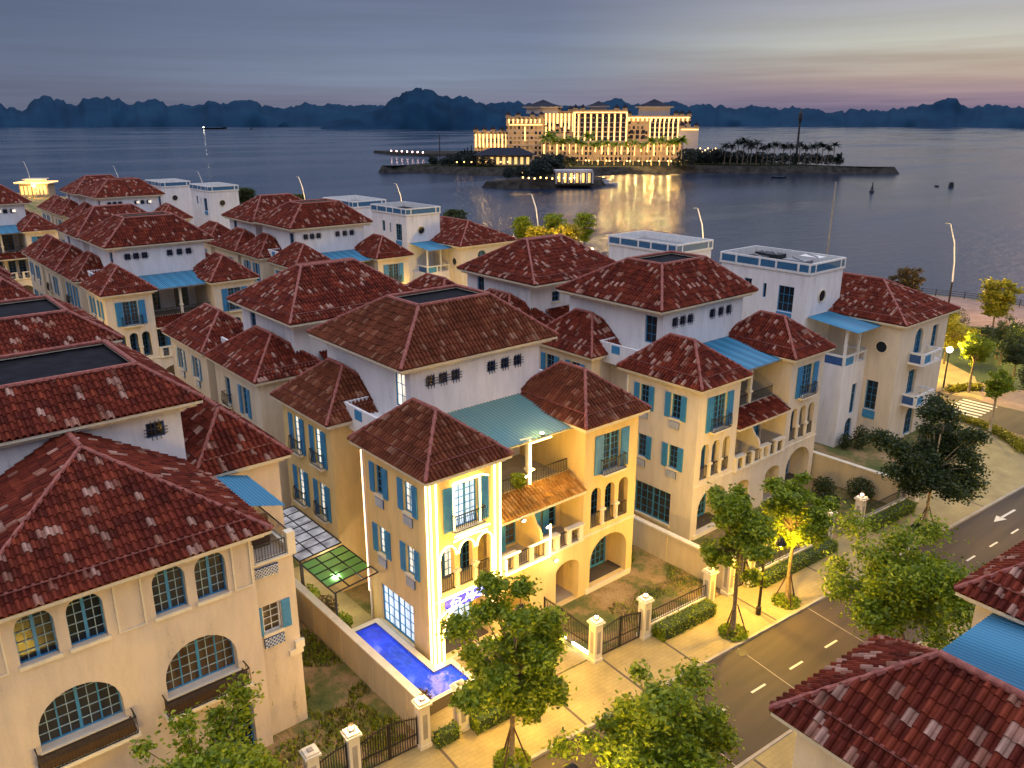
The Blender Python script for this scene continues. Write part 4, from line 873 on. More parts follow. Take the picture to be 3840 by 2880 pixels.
def corner_villa(loc, label, stuff):
    rt = thing('corner_villa', loc, 0, label, 'house', 'corner villas with white box towers'); cs = 'cream_stucco'
    box_tower(rt, 0, 6.6, stuff=stuff)
    W_ = MB()
    # left face of the wing
    lo = [dict(s=13.1, z=3.0, w=1.05, h=2.7, cols=2, rows=4, sill=0, pane='glass_dark', depth=.2)]
    face_with(rt, W_, (4.4, 15, 0), -Y, -X, 15, 11.1, lo, cs)
    fo = [dict(s=3.6, z=7.9, w=1.5, h=2.4, arch=.9, cols=4, rows=4, sill=0, pane='glass_dark', depth=.25), dict(s=3.4, z=4.2, w=1.5, h=2.3, cols=4, rows=4, sill=0, pane='glass_dark', depth=.25),
          dict(s=6.8, z=7.9, w=1.2, h=2.2, cols=3, rows=4, sill=0, pane='glass_dark', depth=.25), dict(s=4.2, z=.1, w=1.7, h=2.7, arch=.9, cols=3, rows=4, sill=0, pane='glass_dark', depth=.25)]
    face_with(rt, W_, (4.4, 0, 0), X, -Y, 9.2, 11.1, fo, cs); boxwall(W_, 4.4, 0, 13.6, 15, 0, 11.1, cs, 'rb')
    # recessed block with balcony on its roof
    ro = [dict(s=2.4, z=2.7, w=.85, h=2.8, cols=2, rows=3, sill=0, pane='glass_dark'), dict(s=2.2, z=.1, w=1.2, h=2.2, arch=True, cols=2, rows=3, sill=0, pane='glass_dark')]
    face_with(rt, W_, (.6, 2.8, 0), X, -Y, 3.79, 7.3, ro, 'white_stucco'); boxwall(W_, .6, 2.8, 4.39, 6.59, 0, 7.3, 'white_stucco', 'lt')
    W_.build('wing_wall', rt)
    c = MB(); cc = Vector((4.37, 1.55, 8.9))
    c.face([cc + Vector((0, .48 * math.cos(2 * math.pi * k / 20), .48 * math.sin(2 * math.pi * k / 20))) for k in range(20)], 'glass_dark')
    for k in range(20):
        a, b_ = 2 * math.pi * k / 20, 2 * math.pi * (k + 1) / 20; c.bar(cc + Vector((-.01, .54 * math.cos(a), .54 * math.sin(a))), cc + Vector((-.01, .54 * math.cos(b_), .54 * math.sin(b_))), .1, 'trim_stucco')
    c.build('round_window', rt)
    bp = MB(); bp.box(4.3, 1.3, 2.2, 4.39, 2.4, 2.95, 'blue_paint'); bp.build('blue_panel', rt)
    def balc(x0, x1, y0, y1, z, nm='balcony'):
        b_ = MB(); b_.box(x0, y0, z - .2, x1, y1, z, 'white_stucco')
        for xa, ya, xb, yb in ((x0, y0, x1, y0 + .14), (x0, y0 + .142, x0 + .14, y1), (x1 - .14, y0 + .142, x1, y1)):
            b_.box(xa, ya, z + .75, xb, yb, z + .92, 'white_paint')
        for xx in (x0, (x0 + x1) / 2 - .3, (x0 + x1) / 2 + .3, x1 - .18): b_.box(xx, y0 - .01, z + .002, xx + .18, y0 + .17, z + .748, 'white_paint')
        bo = b_.build(nm, rt); p = MB(); p.box(x0 + .2, y0 + .04, z + .01, (x0 + x1) / 2 - .31, y0 + .1, z + .74, 'blue_paint'); p.box(x0 + .04, y0 + .3, z + .01, x0 + .1, y1 - .1, z + .74, 'blue_shade'); p.build('blue_panel', bo)
    balc(6.4, 9.9, -1.35, -.01, 7.5); balc(6.2, 9.7, -1.35, -.01, 3.7); balc(.6, 4.38, 2.79, 5.0, 7.5)
    ps = MB(); ps.box(.65, 2.85, 8.43, .85, 3.05, 10.8, 'white_paint'); ps.build('terrace_post', rt); ps = MB(); ps.box(2.9, 2.85, 8.43, 3.1, 3.05, 10.8, 'white_paint'); ps.build('terrace_post', rt)
    corrugated(rt, (.2, 1.7, 10.75), (4.35, 1.7, 10.75), (4.35, 6.5, 11.3), (.2, 6.5, 11.3), 'awning_blue', 'terrace_awning', 20)
    hip_roof(rt, 3.8, -.6, 14.3, 15.6, 11.2, 9.05, 4.4, 9.05, 10.8, 13.7, 'weathered_tile', skirt=1.1)
    return rt
cv = corner_villa((64.8, 30.2, 0), 'white flat roofed corner villa nearest the park, dark units on its box roof', True)
cg = dup(cv, (62.7, 90.2, 0), 0, 'corner villa across the second street, white box tower left of four palm like trees')
for ch in list(cg.children):
    if ch.name.startswith('roof_unit'): bpy.data.objects.remove(ch)
tw = thing('box_tower', (64.9, 51.4, 0), 0, 'white box tower with empty grey roof standing behind the blue shuttered villa', 'tower', 'white box towers'); box_tower(tw, 0, 0)
for x_, y_, lb in ((62.3, 110.6, 'white box tower half hidden behind the round window tower across the second street'), (56.2, 152.5, 'small distant white box tower with round window, right one of the far pair'), (53.0, 168.5, 'farthest small white box tower, left one of the far pair')):
    dup(tw, (x_, y_, 0), 0, lb)

# ------------------------------------------------------------------ land, sea, streets
SEA = -2.5
coast = [(150, -160), (147, -40), (144, 0), (141, 52), (129, 90), (125, 130), (119, 172), (111, 212), (99, 252), (88, 297), (71, 350), (48, 420), (0, 520), (-120, 640), (-500, 800), (-700, 300), (-400, -160)]
def sheet(name, pts, z, mat, kind='structure', skirt=None, smat='concrete'):
    mb = MB(); tris = tessellate_polygon([[Vector((x, y, 0)) for x, y in pts]])
    mb.v = [(x, y, z) for x, y in pts]; k = mb.mi(mat)
    for t in tris:
        a, b_, c = [Vector(mb.v[i]) for i in t]
        if (b_ - a).cross(c - a).z < 0: t = t[::-1]
        mb.f.append(tuple(t)); mb.m.append(k); mb.uv.append(None)
    if skirt is not None:
        for a, b_ in zip(pts, pts[1:] + pts[:1]): mb.face([(a[0], a[1], z), (b_[0], b_[1], z), (b_[0], b_[1], skirt), (a[0], a[1], skirt)], smat)
    o = mb.build(name)
    if kind: o['kind'] = kind
    return o
sheet('ground', coast, 0, 'yard_soil', skirt=SEA - 1, smat='concrete')
sea = MB(); rr = [120, 400, 1000, 2500, 6000, 14000]; nn = 48
for a, b_ in zip([0] + rr, rr):
    for k in range(nn):
        t0, t1 = 2 * math.pi * k / nn, 2 * math.pi * (k + 1) / nn
        if a == 0: sea.face([(0, 0, SEA), (b_ * math.cos(t0), b_ * math.sin(t0), SEA), (b_ * math.cos(t1), b_ * math.sin(t1), SEA)], 'sea_water')
        else: sea.face([(a * math.cos(t0), a * math.sin(t0), SEA), (b_ * math.cos(t0), b_ * math.sin(t0), SEA), (b_ * math.cos(t1), b_ * math.sin(t1), SEA), (a * math.cos(t1), a * math.sin(t1), SEA)], 'sea_water')
so = sea.build('sea'); so['kind'] = 'structure'
SL = -.0725
ry = lambda c, x: c + SL * x
band = lambda c0, c1, x0, x1: [(x0, ry(c0, x0)), (x1, ry(c0, x1)), (x1, ry(c1, x1)), (x0, ry(c1, x0))]
sheet('road', band(18.1, 23.85, -60, 82), .004, 'asphalt')
sheet('side_street', [(81.8, -40), (88.3, -40), (88.6, 34), (88.6, 190), (81.0, 190), (81.6, 30)], .008, 'asphalt')
sheet('second_street', [(-60, 76), (81.0, 75), (81.0, 82), (-60, 83)], .004, 'asphalt')
sheet('third_street', [(-60, 132), (70, 131), (70, 139), (-60, 140)], .004, 'asphalt')
sheet('pavement', band(24.03, 27.75, -60, 62), .13, 'pavement_slab', skirt=0)
sheet('pavement', [(62, ry(24.03, 62)), (74.5, ry(24.03, 74.5)), (77.6, 19.6), (79.8, 21.8), (80.8, 25.5), (80.9, 74), (79.2, 74), (79.0, 27.8), (62, ry(27.75, 62))], .13, 'pavement_slab', skirt=0)
sheet('pavement', band(13.6, 17.92, -60, 80), .13, 'pavement_slab', skirt=0)
for c0, c1 in ((23.86, 24.02), (17.93, 18.09)):
    k = MB(); a = band(c0, c1, -60, 74.4); k.hexa([(*p, 0) for p in a] + [(*p, .15) for p in a], 'concrete'); k.build('kerb')['kind'] = 'structure'
jt = MB()
for x in (4, 10.5, 17.1, 23.6, 27.6, 31.4, 38.2, 44.8, 51.5, 57.5, 63):
    for c0, c1 in ((24.1, 27.6), (13.7, 17.85)):
        ya, yb = ry(c0, x), ry(c1, x); jt.face([(x - .07, ya, .134), (x + .07, ya, .134), (x + .07 + .25, yb, .134), (x - .07 + .25, yb, .134)], 'dark_stone')
for x0, x1 in ((23.7, 27.5), (44.5, 47.5)): pass
jt.build('pavement_joint')['kind'] = 'structure'
rp = MB()
def onroad(x0, x1, c, w=.13, z=.012):
    a, b_ = Vector((x0, ry(c, x0), z)), Vector((x1, ry(c, x1), z)); d_ = (b_ - a).normalized().cross(Z) * w / 2; rp.face([a - d_, a + d_, b_ + d_, b_ - d_], 'road_paint')
for k in range(24): 
    x = 25.5 + 3.16 * k - 2 * 3.16
    if x < 76: onroad(x, x + 1.12, 20.97)
c = 19.3 + 3.15
a = Vector((61.2, 18.1, .012)); b_ = Vector((64.5, 17.85, .012)); dd_ = (b_ - a).normalized(); pp_ = dd_.cross(Z)
rp.face([a + dd_ * 1.1 - pp_ * .09, a + dd_ * 1.1 + pp_ * .09, b_ + pp_ * .09, b_ - pp_ * .09], 'road_paint'); rp.face([a, a + dd_ * 1.2 + pp_ * .38, a + dd_ * 1.2 - pp_ * .38], 'road_paint')
for k in range(7):
    x = 82.2 + k * .92; rp.face([(x, 27.8, .014), (x + .42, 27.8, .014), (x + .42, 31.1, .014), (x, 31.1, .014)], 'road_paint')
rp.build('road_marking')['kind'] = 'structure'
sm = MB()
for x in (27, 33.5, 40, 47):
    a = Vector((x, ry(18.15, x), .009)); b2 = Vector((x + .9, ry(23.8, x), .009)); n_ = (b2 - a).normalized().cross(Z) * .025; sm.face([a - n_, a + n_, b2 + n_, b2 - n_], 'concrete')
sm.build('road_seam')['kind'] = 'structure'
for i, (x, y, lb) in enumerate(((34.2, 20.9, 'round iron manhole cover in the road near the middle dashes'), (47.5, 16.6, 'round iron manhole cover beside the near kerb'))):
    mc = MB(); mc.tube([(0, 0, .005), (0, 0, .016)], .33, 'dark_stone', 20); mc.tube([(0, 0, .016), (0, 0, .02)], .27, 'iron', 20); T(mc.build('manhole_cover', loc=(x, y, 0)), lb, 'manhole', 'manhole covers')
mb_ = MB(); mb_.face([(26.4, 20.2, .01), (29.9, 19.9, .01), (30.2, 21.2, .01), (26.7, 21.5, .01)], 'asphalt_patch'); mb_.face([(43.5, 16.0, .01), (45.8, 15.8, .01), (46.0, 17.5, .01), (43.8, 17.6, .01)], 'asphalt_patch'); mb_.build('road_patch')['kind'] = 'structure'
sheet('promenade', [(88.7, -60), (146.5, -60), (143.5, 0), (140.4, 52), (128.4, 90), (124.4, 130), (118.4, 172), (110.4, 212), (98.4, 252), (87.4, 297), (80, 320), (80, 190), (88.7, 190)], .02, 'promenade_brick')
lawn = sheet('park_lawn', [(96, 28), (108, 20), (122, 20), (124, 40), (112, 56), (98, 52), (94, 40)], .06, 'hedge_green')
sheet('park_path', [(89.0, 29.5), (97, 33.5), (103, 41), (101, 46), (94, 41.5), (89.0, 38)], .064, 'pavement_slab')
# sea railing along the promenade
rl = MB(); cps = [(143.0, -30), (142.8, 0), (139.9, 52), (127.9, 90), (123.9, 130), (117.9, 172), (109.9, 212), (97.9, 252)]
for a, b_ in zip(cps, cps[1:]):
    a3, b3 = Vector((*a, 0)), Vector((*b_, 0)); n_ = int((b3 - a3).length / 2)
    for hh in (.35, .7, 1.05): rl.bar(a3 + Z * hh, b3 + Z * hh, .06, 'iron')
    for k in range(n_): p = a3.lerp(b3, k / n_); rl.bar(p, p + Z * 1.15, .1, 'iron')
T(rl.build('sea_railing'), 'dark iron railing along the edge of the promenade above the water', 'railing')

# ------------------------------------------------------------------ fences, pillars, gates, garden walls, hedges
GP = {}
def pillar(x, y, lit, label, s=.26, h=2.35):
    key = (lit, s, h)
    if key in GP: o = dup(GP[key], (x, y, .1), rad(-4), label)
    else:
        o = thing('gate_pillar', (x, y, .1), rad(-4), label, 'pillar', 'gate pillars along the street')
        b_ = MB(); b_.box(-s, -s, 0, s, s, h, 'trim_stucco'); b_.box(-s - .05, -s - .05, 0, s + .05, s + .05, .22, 'trim_stucco'); b_.box(s * -.45, -s - .012, .55, s * .45, -s, 1.9, 'concrete'); b_.box(-s - .012, -s * .45, .55, -s, s * .45, 1.9, 'concrete'); b_.build('shaft', o)
        c = MB(); c.box(-s - .1, -s - .1, h + .001, s + .1, s + .1, h + .1, 'trim_stucco'); c.box(-s - .03, -s - .03, h + .101, s + .03, s + .03, h + .2, 'trim_stucco'); c.box(-.12, -.12, h + .201, .12, .12, h + .26, 'concrete'); c.build('cap', o)
        if lit:
            l = MB(); l.sphere((0, 0, h + .36), .11, 'lamp_globe', 6); l.build('lamp', o, smooth=True)
            lh = MB(); lh.box(-.1, -.1, h + .262, .1, .1, h + .28, 'iron'); lh.box(-.09, -.09, h + .48, .09, .09, h + .5, 'iron')
            for a in (-.11, .11):
                for b2 in (-.11, .11): lh.bar((a, b2, h + .27), (a, b2, h + .49), .02, 'iron')
            lh.build('lantern_frame', o)
        GP[key] = o
    if lit:
        pl_ = bpy.data.lights.new('pillar_light', 'POINT'); pl_.energy = 190 if x < 18 else 60; pl_.color = (1, .58, .2) if x < 18 else (1, .6, .3); pl_.shadow_soft_size = .1
        po_ = bpy.data.objects.new('pillar_light', pl_); COL.objects.link(po_); po_.location = (x, y, h + .95)
    return o
for x, y, lit, lb in ((11.5, 26.8, 0, 'unlit cream pillar with a square cap, leftmost at the bottom edge of the photo'), (13.4, 26.7, 1, 'lit cream pillar left of the iron double gate at the bottom'),
                      (16.85, 26.35, 1, 'lit cream pillar at the street end of the long wall by the blue pool'), (18.85, 26.1, 0, 'unlit cream pillar in front of the short arm of the blue pool'),
                      (27.5, 25.6, 1, 'lit cream pillar right of the tree in front of the lit villa, white strip light at its foot'), (31.1, 25.3, 1, 'lit cream pillar at the left end of the clipped hedge'),
                      (36.3, 24.8, 0, 'slim unlit pillar at the right end of the clipped hedge'), (38.4, 24.9, 0, 'unlit pillar at the street end of the wall between the lit villa and the blue shuttered one'), (40.2, 24.7, 0, 'unlit pillar just right of the narrow gate, hedge beginning behind it'),
                      (48.7, 24.2, 1, 'lit pillar left of the dark driveway of the blue shuttered villa'), (52.4, 23.9, 1, 'lit pillar right of the dark driveway of the blue shuttered villa'), (58.6, 23.5, 0, 'pillar at the foot of the wall of the white corner villa'), (59.9, 23.4, 0, 'rightmost pillar beside the dark leafed tree')):
    pillar(x, y, lit, lb)
def gwall(x, y0, y1, h, label, w=.22):
    o = thing('garden_wall', (x, y0, 0), 0, label, 'wall', 'garden walls between the villas'); b_ = MB(); b_.box(-w / 2, 0, 0, w / 2, y1 - y0, h - .1, 'garden_stucco')
    for k in range(int((y1 - y0) / 3.2)): b_.box(-w / 2 - .03, 1.4 + k * 3.2, 0, -w / 2 - .001, 1.65 + k * 3.2, h - .1, 'garden_stucco')
    b_.build('wall_panel', o); c = MB(); c.box(-w / 2 - .08, 0, h - .099, w / 2 + .08, y1 - y0, h, 'trim_stucco'); c.build('coping', o)
gwall(17.25, 26.6, 46, 2.2, 'long cream garden wall between the near left villa and the blue pool', .26)
gwall(38.75, 25.3, 45, 2.1, 'cream garden wall between the lit villa and the blue shuttered villa')
gwall(58.3, 24.0, 45, 2.2, 'cream garden wall between the blue shuttered villa and the white corner villa')
def low_fence(x0, x1, c, label):
    o = thing('street_fence', (x0, ry(c, x0), .1), math.atan(SL), label, 'fence', 'low walls with iron railings'); L_ = x1 - x0
    b_ = MB(); b_.box(0, -.1, 0, L_, .1, .75, 'trim_stucco'); b_.box(-.0, -.14, .752, L_, .14, .83, 'trim_stucco'); b_.build('low_wall', o)
    iron_rail(o, (L_ / 2, 0, .84), X, -Y, L_ - .1, .75, 0, 'railing', .15, False)
low_fence(19.15, 24.0, 27.4, 'low wall and railing behind the tree in front of the lit villa'); low_fence(31.4, 36.05, 27.45, 'low wall with brown iron railing above the clipped hedge')
low_fence(40.5, 48.4, 27.5, 'low wall behind the two trees with the bright green leaves'); low_fence(52.7, 58.3, 27.6, 'low wall right of the dark driveway'); low_fence(4.5, 11.2, 27.5, 'low wall and railing behind the tree at the bottom left')
def hedge(x0, x1, c, w, h, label):
    o = MB(); n_ = int((x1 - x0) * w * h * 420); L_ = x1 - x0
    o.box(.1, -w / 2 + .06, 0, L_ - .1, w / 2 - .06, h - .08, 'hedge_green')
    rr_ = random.Random(int(x0 * 10))
    for k in range(n_):
        f_ = rr_.choice('tfslr'); x = rr_.uniform(0, L_); y = rr_.uniform(-w / 2, w / 2); z = rr_.uniform(.02, h)
        if f_ in 't': z = h + rr_.uniform(-.06, .05)
        elif f_ in 'f': y = -w / 2 + rr_.uniform(-.05, .06)
        elif f_ == 's': y = w / 2 + rr_.uniform(-.06, .05)
        elif f_ == 'l': x = rr_.uniform(-.04, .08)
        else: x = L_ - rr_.uniform(-.04, .08)
        leaf(o, (x, y, z), .055 + .03 * rr_.random(), rr_, 'leaf')
    T(o.build('hedge', loc=(x0, ry(c, x0), .13), rotz=math.atan(SL)), label, 'hedge', 'clipped hedges on the pavement')
def leaf(mb, p, s, rr_, mat, flat=.0):
    a = Vector((rr_.gauss(0, 1), rr_.gauss(0, 1), rr_.gauss(0, 1) * (1 - flat))).normalized(); b_ = a.cross(Vector((rr_.gauss(0, 1), rr_.gauss(0, 1), rr_.gauss(0, 1)))).normalized() * s * .55; a = a * s; p = Vector(p)
    mb.face([p - a, p + b_, p + a, p - b_], mat)
hedge(19.2, 23.9, 26.95, .75, .75, 'clipped hedge behind the tree in front of the lit villa'); hedge(31.5, 35.9, 26.9, .9, .8, 'clipped box hedge between the lit pillar and the slim pillar'); hedge(40.6, 48.3, 27.0, .8, .75, 'clipped hedge behind the two bright green trees')
hedge(52.8, 58.2, 27.1, .9, .8, 'clipped hedge right of the dark driveway'); hedge(17.2, 18.5, 27.15, .6, .7, 'short hedge block between two pillars by the pool')
def iron_gate(x0, y0, x1, y1, label, h=1.95, leafs=2, col='iron'):
    d_ = Vector((x1 - x0, y1 - y0, 0)); L_ = d_.length; o = thing('iron_gate', (x0, y0, .13), math.atan2(d_.y, d_.x), label, 'gate', 'iron gates on the street')
    for k in range(leafs):
        a, b_ = L_ * k / leafs + .04, L_ * (k + 1) / leafs - .04; g_ = MB(); n_ = int((b_ - a) / .12)
        hh = lambda t: h - .25 + .3 * (math.sin(math.pi * t / 2) if k == 0 else math.cos(math.pi * t / 2))
        for i in range(n_ + 1):
            t = i / n_; x = a + (b_ - a) * t; g_.bar((x, 0, .06), (x, 0, hh(t)), .03 if 0 < i < n_ else .07, col)
            if i < n_: g_.bar((x, 0, hh(t) - .1), (a + (b_ - a) * (i + 1) / n_, 0, hh((i + 1) / n_) - .1), .045, col)
        for z in (.1, .75): g_.bar((a, 0, z), (b_, 0, z), .05, col)
        g_.build('gate_leaf', o)
    return o
iron_gate(13.7, 26.65, 16.6, 26.4, 'wide dark iron double gate between two lit pillars at the bottom left'); iron_gate(11.75, 26.8, 13.15, 26.72, 'narrow iron gate at the bottom between an unlit and a lit pillar', leafs=1)
iron_gate(27.8, 25.6, 30.8, 25.35, 'iron double gate over brown soil between two lit pillars'); iron_gate(38.65, 24.95, 39.95, 24.8, 'narrow iron gate between two unlit pillars', leafs=1)
gg = iron_gate(27.5, 25.9, 27.4, 29.6, 'open gate leaf with a glowing white strip along its foot', leafs=1)
led(gg, [(.1, -.1, .06), (1.5, -.1, .06)], 'lamp_white', .05, 'strip_light'); led(gg, [(2.0, -.1, .06), (3.0, -.1, .06)], 'lamp_white', .04, 'strip_light')
iron_gate(24.0, 25.75, 24.9, 28.0, 'opened iron gate leaf beside the driveway of the lit villa', leafs=1)
# yard surfaces of the lit villa
sheet('courtyard', [(17.4, 26.6), (27.3, 26.0), (27.4, 30.5), (20.45, 30.5), (20.45, 45), (17.4, 45)], .03, 'pavement_slab')
# pool
po = thing('swimming_pool', (18.3, 28.1, 0), 0, 'narrow glowing blue L-shaped swimming pool beside the lit villa', 'pool')
out_ = [(0, 0), (2.6, 0), (2.6, 1.6), (1.5, 1.6), (1.5, 7.3), (0, 7.3)]; big = [(-.85, -.25), (2.9, -.25), (2.9, 1.9), (1.85, 1.9), (1.85, 7.65), (-.85, 7.65)]
rb = MB(); tr_ = tessellate_polygon([[Vector((*p, 0)) for p in big], [Vector((*p, 0)) for p in out_]]); allp = big + out_; rb.v = [(*p, .75) for p in allp]; k = rb.mi('trim_stucco')
for t in tr_: rb.f.append(tuple(t)); rb.m.append(k); rb.uv.append(None)
for lp, z0 in ((big, 0), (out_, .1)):
    for a, b_ in zip(lp, lp[1:] + lp[:1]): rb.face([(*a, z0), (*b_, z0), (*b_, .75), (*a, .75)], 'dark_stone' if z0 == 0 else 'pool_tile')
rb.build('pool_rim', po); wt = MB(); tr_ = tessellate_polygon([[Vector((*p, 0)) for p in out_]]); wt.v = [(*p, .62) for p in out_]; k = wt.mi('pool_water')
for t in tr_: wt.f.append(tuple(t)); wt.m.append(k); wt.uv.append(None)
wt.build('pool_water', po)
led(po, [(2.2, 1.75, .8), (1.75, 1.75, .8)], 'light_pinkish', .05, 'pool_light')
for x, y in ((18.9, 30.5), (18.9, 33.8), (20.2, 28.8)):
    l_ = bpy.data.lights.new('pool_light', 'POINT'); l_.energy = 14; l_.color = (.3, .3, 1); l_.shadow_soft_size = .2; lo_ = bpy.data.objects.new('pool_light', l_); COL.objects.link(lo_); lo_.location = (x, y, 1.0)
# glass canopies over the side yard
def canopy(x0, y0, x1, y1, z, mat, nx, ny, label, bare=0):
    o = thing('glass_canopy', (x0, y0, 0), 0, label, 'canopy', 'framed canopies over the side yard'); f_ = MB(); g_ = MB(); w, d_ = x1 - x0, y1 - y0; zz = lambda x: z - .25 * (1 - x / w)
    zz_ = zz; zz = lambda x: zz_(x) + .03
    for i in range(nx + 1): x = w * i / nx; f_.bar((x, 0, zz(x)), (x, d_, zz(x)), .06, 'iron')
    for j in range(ny + 1): y = d_ * j / ny; f_.bar((0, y, zz(0)), (w, y, zz(w)), .06, 'iron')
    for y in (0, d_): f_.bar((0.05, y, 0), (0.05, y, zz(0)), .09, 'iron')
    f_.build('canopy_frame', o); ys = d_ * bare; g_.face([(0, ys, zz(0) - .01), (w, ys, zz(w) - .01), (w, d_, zz(w) - .01), (0, d_, zz(0) - .01)], mat); g_.build('glass_sheet', o)
canopy(17.65, 35.9, 20.4, 39.9, 3.5, 'canopy_green', 3, 5, 'green glass canopy between the garden wall and the lit villa', .2)
canopy(17.65, 40.1, 20.4, 46.5, 3.6, 'canopy_lit', 3, 7, 'pale lit glass canopy behind the green one')
l_ = bpy.data.lights.new('yard_light', 'POINT'); l_.energy = 160; l_.color = (1, .95, .9); l_.shadow_soft_size = .2; lo_ = bpy.data.objects.new('yard_light', l_); COL.objects.link(lo_); lo_.location = (19.2, 43, 2.4)
l_ = bpy.data.lights.new('yard_light', 'POINT'); l_.energy = 150; l_.color = (1, .88, .6); l_.shadow_soft_size = .2; lo_ = bpy.data.objects.new('yard_light', l_); COL.objects.link(lo_); lo_.location = (19.0, 38.2, 2.0)
# wall lamps of the lit villa: the white glowing floodlights by the sign and carport
for x, z in ((21.2, 3.55), (28.9, 3.6), (28.2, 6.0), (26.4, 7.0), (26.6, 9.6)):
    o = thing('flood_light', (x, 30.45, z), 0, {21.2: 'small white floodlight at the left end of the blue sign', 28.9: 'bright white wall floodlight above the left carport arch', 28.2: 'small white light at the balcony divider', 26.4: 'light under the tiled canopy of the lit villa', 26.6: 'light under the glass awning of the lit villa'}[x], 'lamp', 'floodlights on the lit villa')
    b_ = MB(); b_.box(-.12, -.2, -.05, .12, -.1, .05, 'iron'); b_.build('housing', o); e = MB(); e.box(-.1, -.26, -.045, .1, -.202, .045, 'lamp_white'); e.build('lens', o)
    l_ = bpy.data.lights.new('flood', 'POINT'); l_.energy = 45 if z < 5 else 25; l_.color = (1, .8, .5); l_.shadow_soft_size = .12; lo_ = bpy.data.objects.new('flood', l_); COL.objects.link(lo_); lo_.location = (x, 30.45 - .5 if z < 6.5 else 31.8, z)

o = thing('flood_light', (28.6, 31.25, 11.15), 0, 'glowing flood lamp on the front edge of the glass awning', 'lamp', 'floodlights on the lit villa'); b_ = MB(); b_.box(-.1, -.1, 0, .1, .1, .12, 'iron'); b_.build('housing', o); b_ = MB(); b_.box(-.09, -.09, .121, .09, .09, .17, 'lamp_white'); b_.build('lens', o)
l_ = bpy.data.lights.new('flood', 'POINT'); l_.energy = 170; l_.color = (1, .5, .12); l_.shadow_soft_size = .1; lo_ = bpy.data.objects.new('flood', l_); COL.objects.link(lo_); lo_.location = (28.6, 31.25, 11.75)
l_ = bpy.data.lights.new('flood', 'POINT'); l_.energy = 150; l_.color = (1, .6, .12); l_.shadow_soft_size = .1; lo_ = bpy.data.objects.new('flood', l_); COL.objects.link(lo_); lo_.location = (28.35, 30.9, 9.3)  # point light added to brighten the canopy, in place of the post strip
# ------------------------------------------------------------------ trees
def tree(loc, label, h, cr, cw, seed, leafm='leaf', trunk='bark', lean=(0, 0), stakes=True, group='street trees', lsz=.105, dens=1.0, shape='round', name='street_tree', skirtplants=True, nleaf=None):
    rr_ = random.Random(seed); rt = thing(name, loc, rr_.uniform(0, 6), label, 'tree', group)
    tk = MB(); zc = h - cr; top = Vector((lean[0], lean[1], zc - cr * .5)); pts = [Vector((0, 0, 0)), Vector((lean[0] * .3 + .05, lean[1] * .3, top.z * .5)), top, top + Vector((0, 0, cr * .9))]
    tk.tube(pts, [.14, .11, .09, .03], trunk, 8)
    br = MB(); cl = []
    n_ = 66 if shape == 'round' else 60
    lobes = []
    for q in range(9):
        a = q * 2.4 + rr_.uniform(-.5, .5); zz = rr_.uniform(-.75, .8) if q else .85; w_ = math.sqrt(max(.1, 1 - zz * zz)) * rr_.uniform(.5, .8)
        lobes.append(Vector((math.cos(a) * w_ * cw, math.sin(a) * w_ * cw, zz * cr * .85)))
    for k in range(n_):
        a = k * 2.4 + rr_.uniform(-.3, .3)
        if shape == 'round':
            lb_ = lobes[k % 9]; g3 = Vector((rr_.gauss(0, .26) * cw, rr_.gauss(0, .26) * cw, rr_.gauss(0, .17) * cr)); c = Vector((lean[0], lean[1], zc)) + lb_ * (1 if k < 54 else .3) + g3; r_ = rr_.uniform(.13, .27) * cw
        else:   # layered: flat tiers
            f = k / n_; tier = int(f * 6); zz = -1 + 2 * tier / 5.0 + rr_.uniform(-.12, .12); wid = (.45 + .55 * min(1, (zz + 1) / 1.2)) * (1 if zz < .7 else .75); rr2 = wid * math.sqrt(rr_.random()) * .8
            c = Vector((math.cos(a) * rr2 * cw, math.sin(a) * rr2 * cw, zc + zz * cr * .9)); r_ = rr_.uniform(.16, .3) * cw
        cl.append((c, r_)); br.tube([pts[2] + Vector((0, 0, rr_.uniform(-.3, .5))), pts[2].lerp(c, .5) + Vector((0, 0, .15)), c], [.05, .035, .015], trunk, 5, cap=False)
    tko = tk.build('trunk', rt, smooth=True); br.build('limbs', rt)
    cm = MB(); vol = sum(r_ ** 2 for c, r_ in cl); total = nleaf or int(13000 * dens)
    for c, r_ in cl:
        m_ = int(total * r_ ** 2 / vol)
        for q in range(m_):
            d_ = Vector((rr_.gauss(0, .55), rr_.gauss(0, .55), rr_.gauss(0, .5))) * r_
            if shape != 'round': d_.z *= .55
            else: d_.z *= .8
            leaf(cm, c + d_, lsz * rr_.uniform(.7, 1.4), rr_, leafm, .5)
    cm.build('crown', rt)
    if stakes:
        sk = MB()
        for k in range(3):
            a = k * 2.09 + .4; sk.bar((math.cos(a) * .75, math.sin(a) * .75, 0), (math.cos(a) * .1, math.sin(a) * .1, 1.9), .06, 'wood')
        sk.build('support_stake', rt)
    if skirtplants:
        bs = MB()
        for k in range(420):
            a = rr_.uniform(0, 6.28); q = .85 * math.sqrt(rr_.random()); leaf(bs, (math.cos(a) * q, math.sin(a) * q, rr_.random() * .55 * (1.1 - q)), .12, rr_, leafm)
        bs.build('undergrowth', rt)
    return rt
tree((19.3, 22.85, .13), 'yellow-green leafy tree on the pavement in front of the blue pool and lit villa', 8.5, 2.8, 2.15, 21, lean=(.3, -.15), dens=2.4)
tree((35.2, 22.2, .13), 'tree with pale crown in front of the blue shuttered villa, left of the street lamp', 9.1, 2.3, 1.85, 12, lean=(.5, .4), dens=1.5)
tree((40.3, 22.0, .13), 'tree with bright yellow-green lower leaves right of the street lamp', 8.0, 2.2, 1.9, 13, dens=1.5)
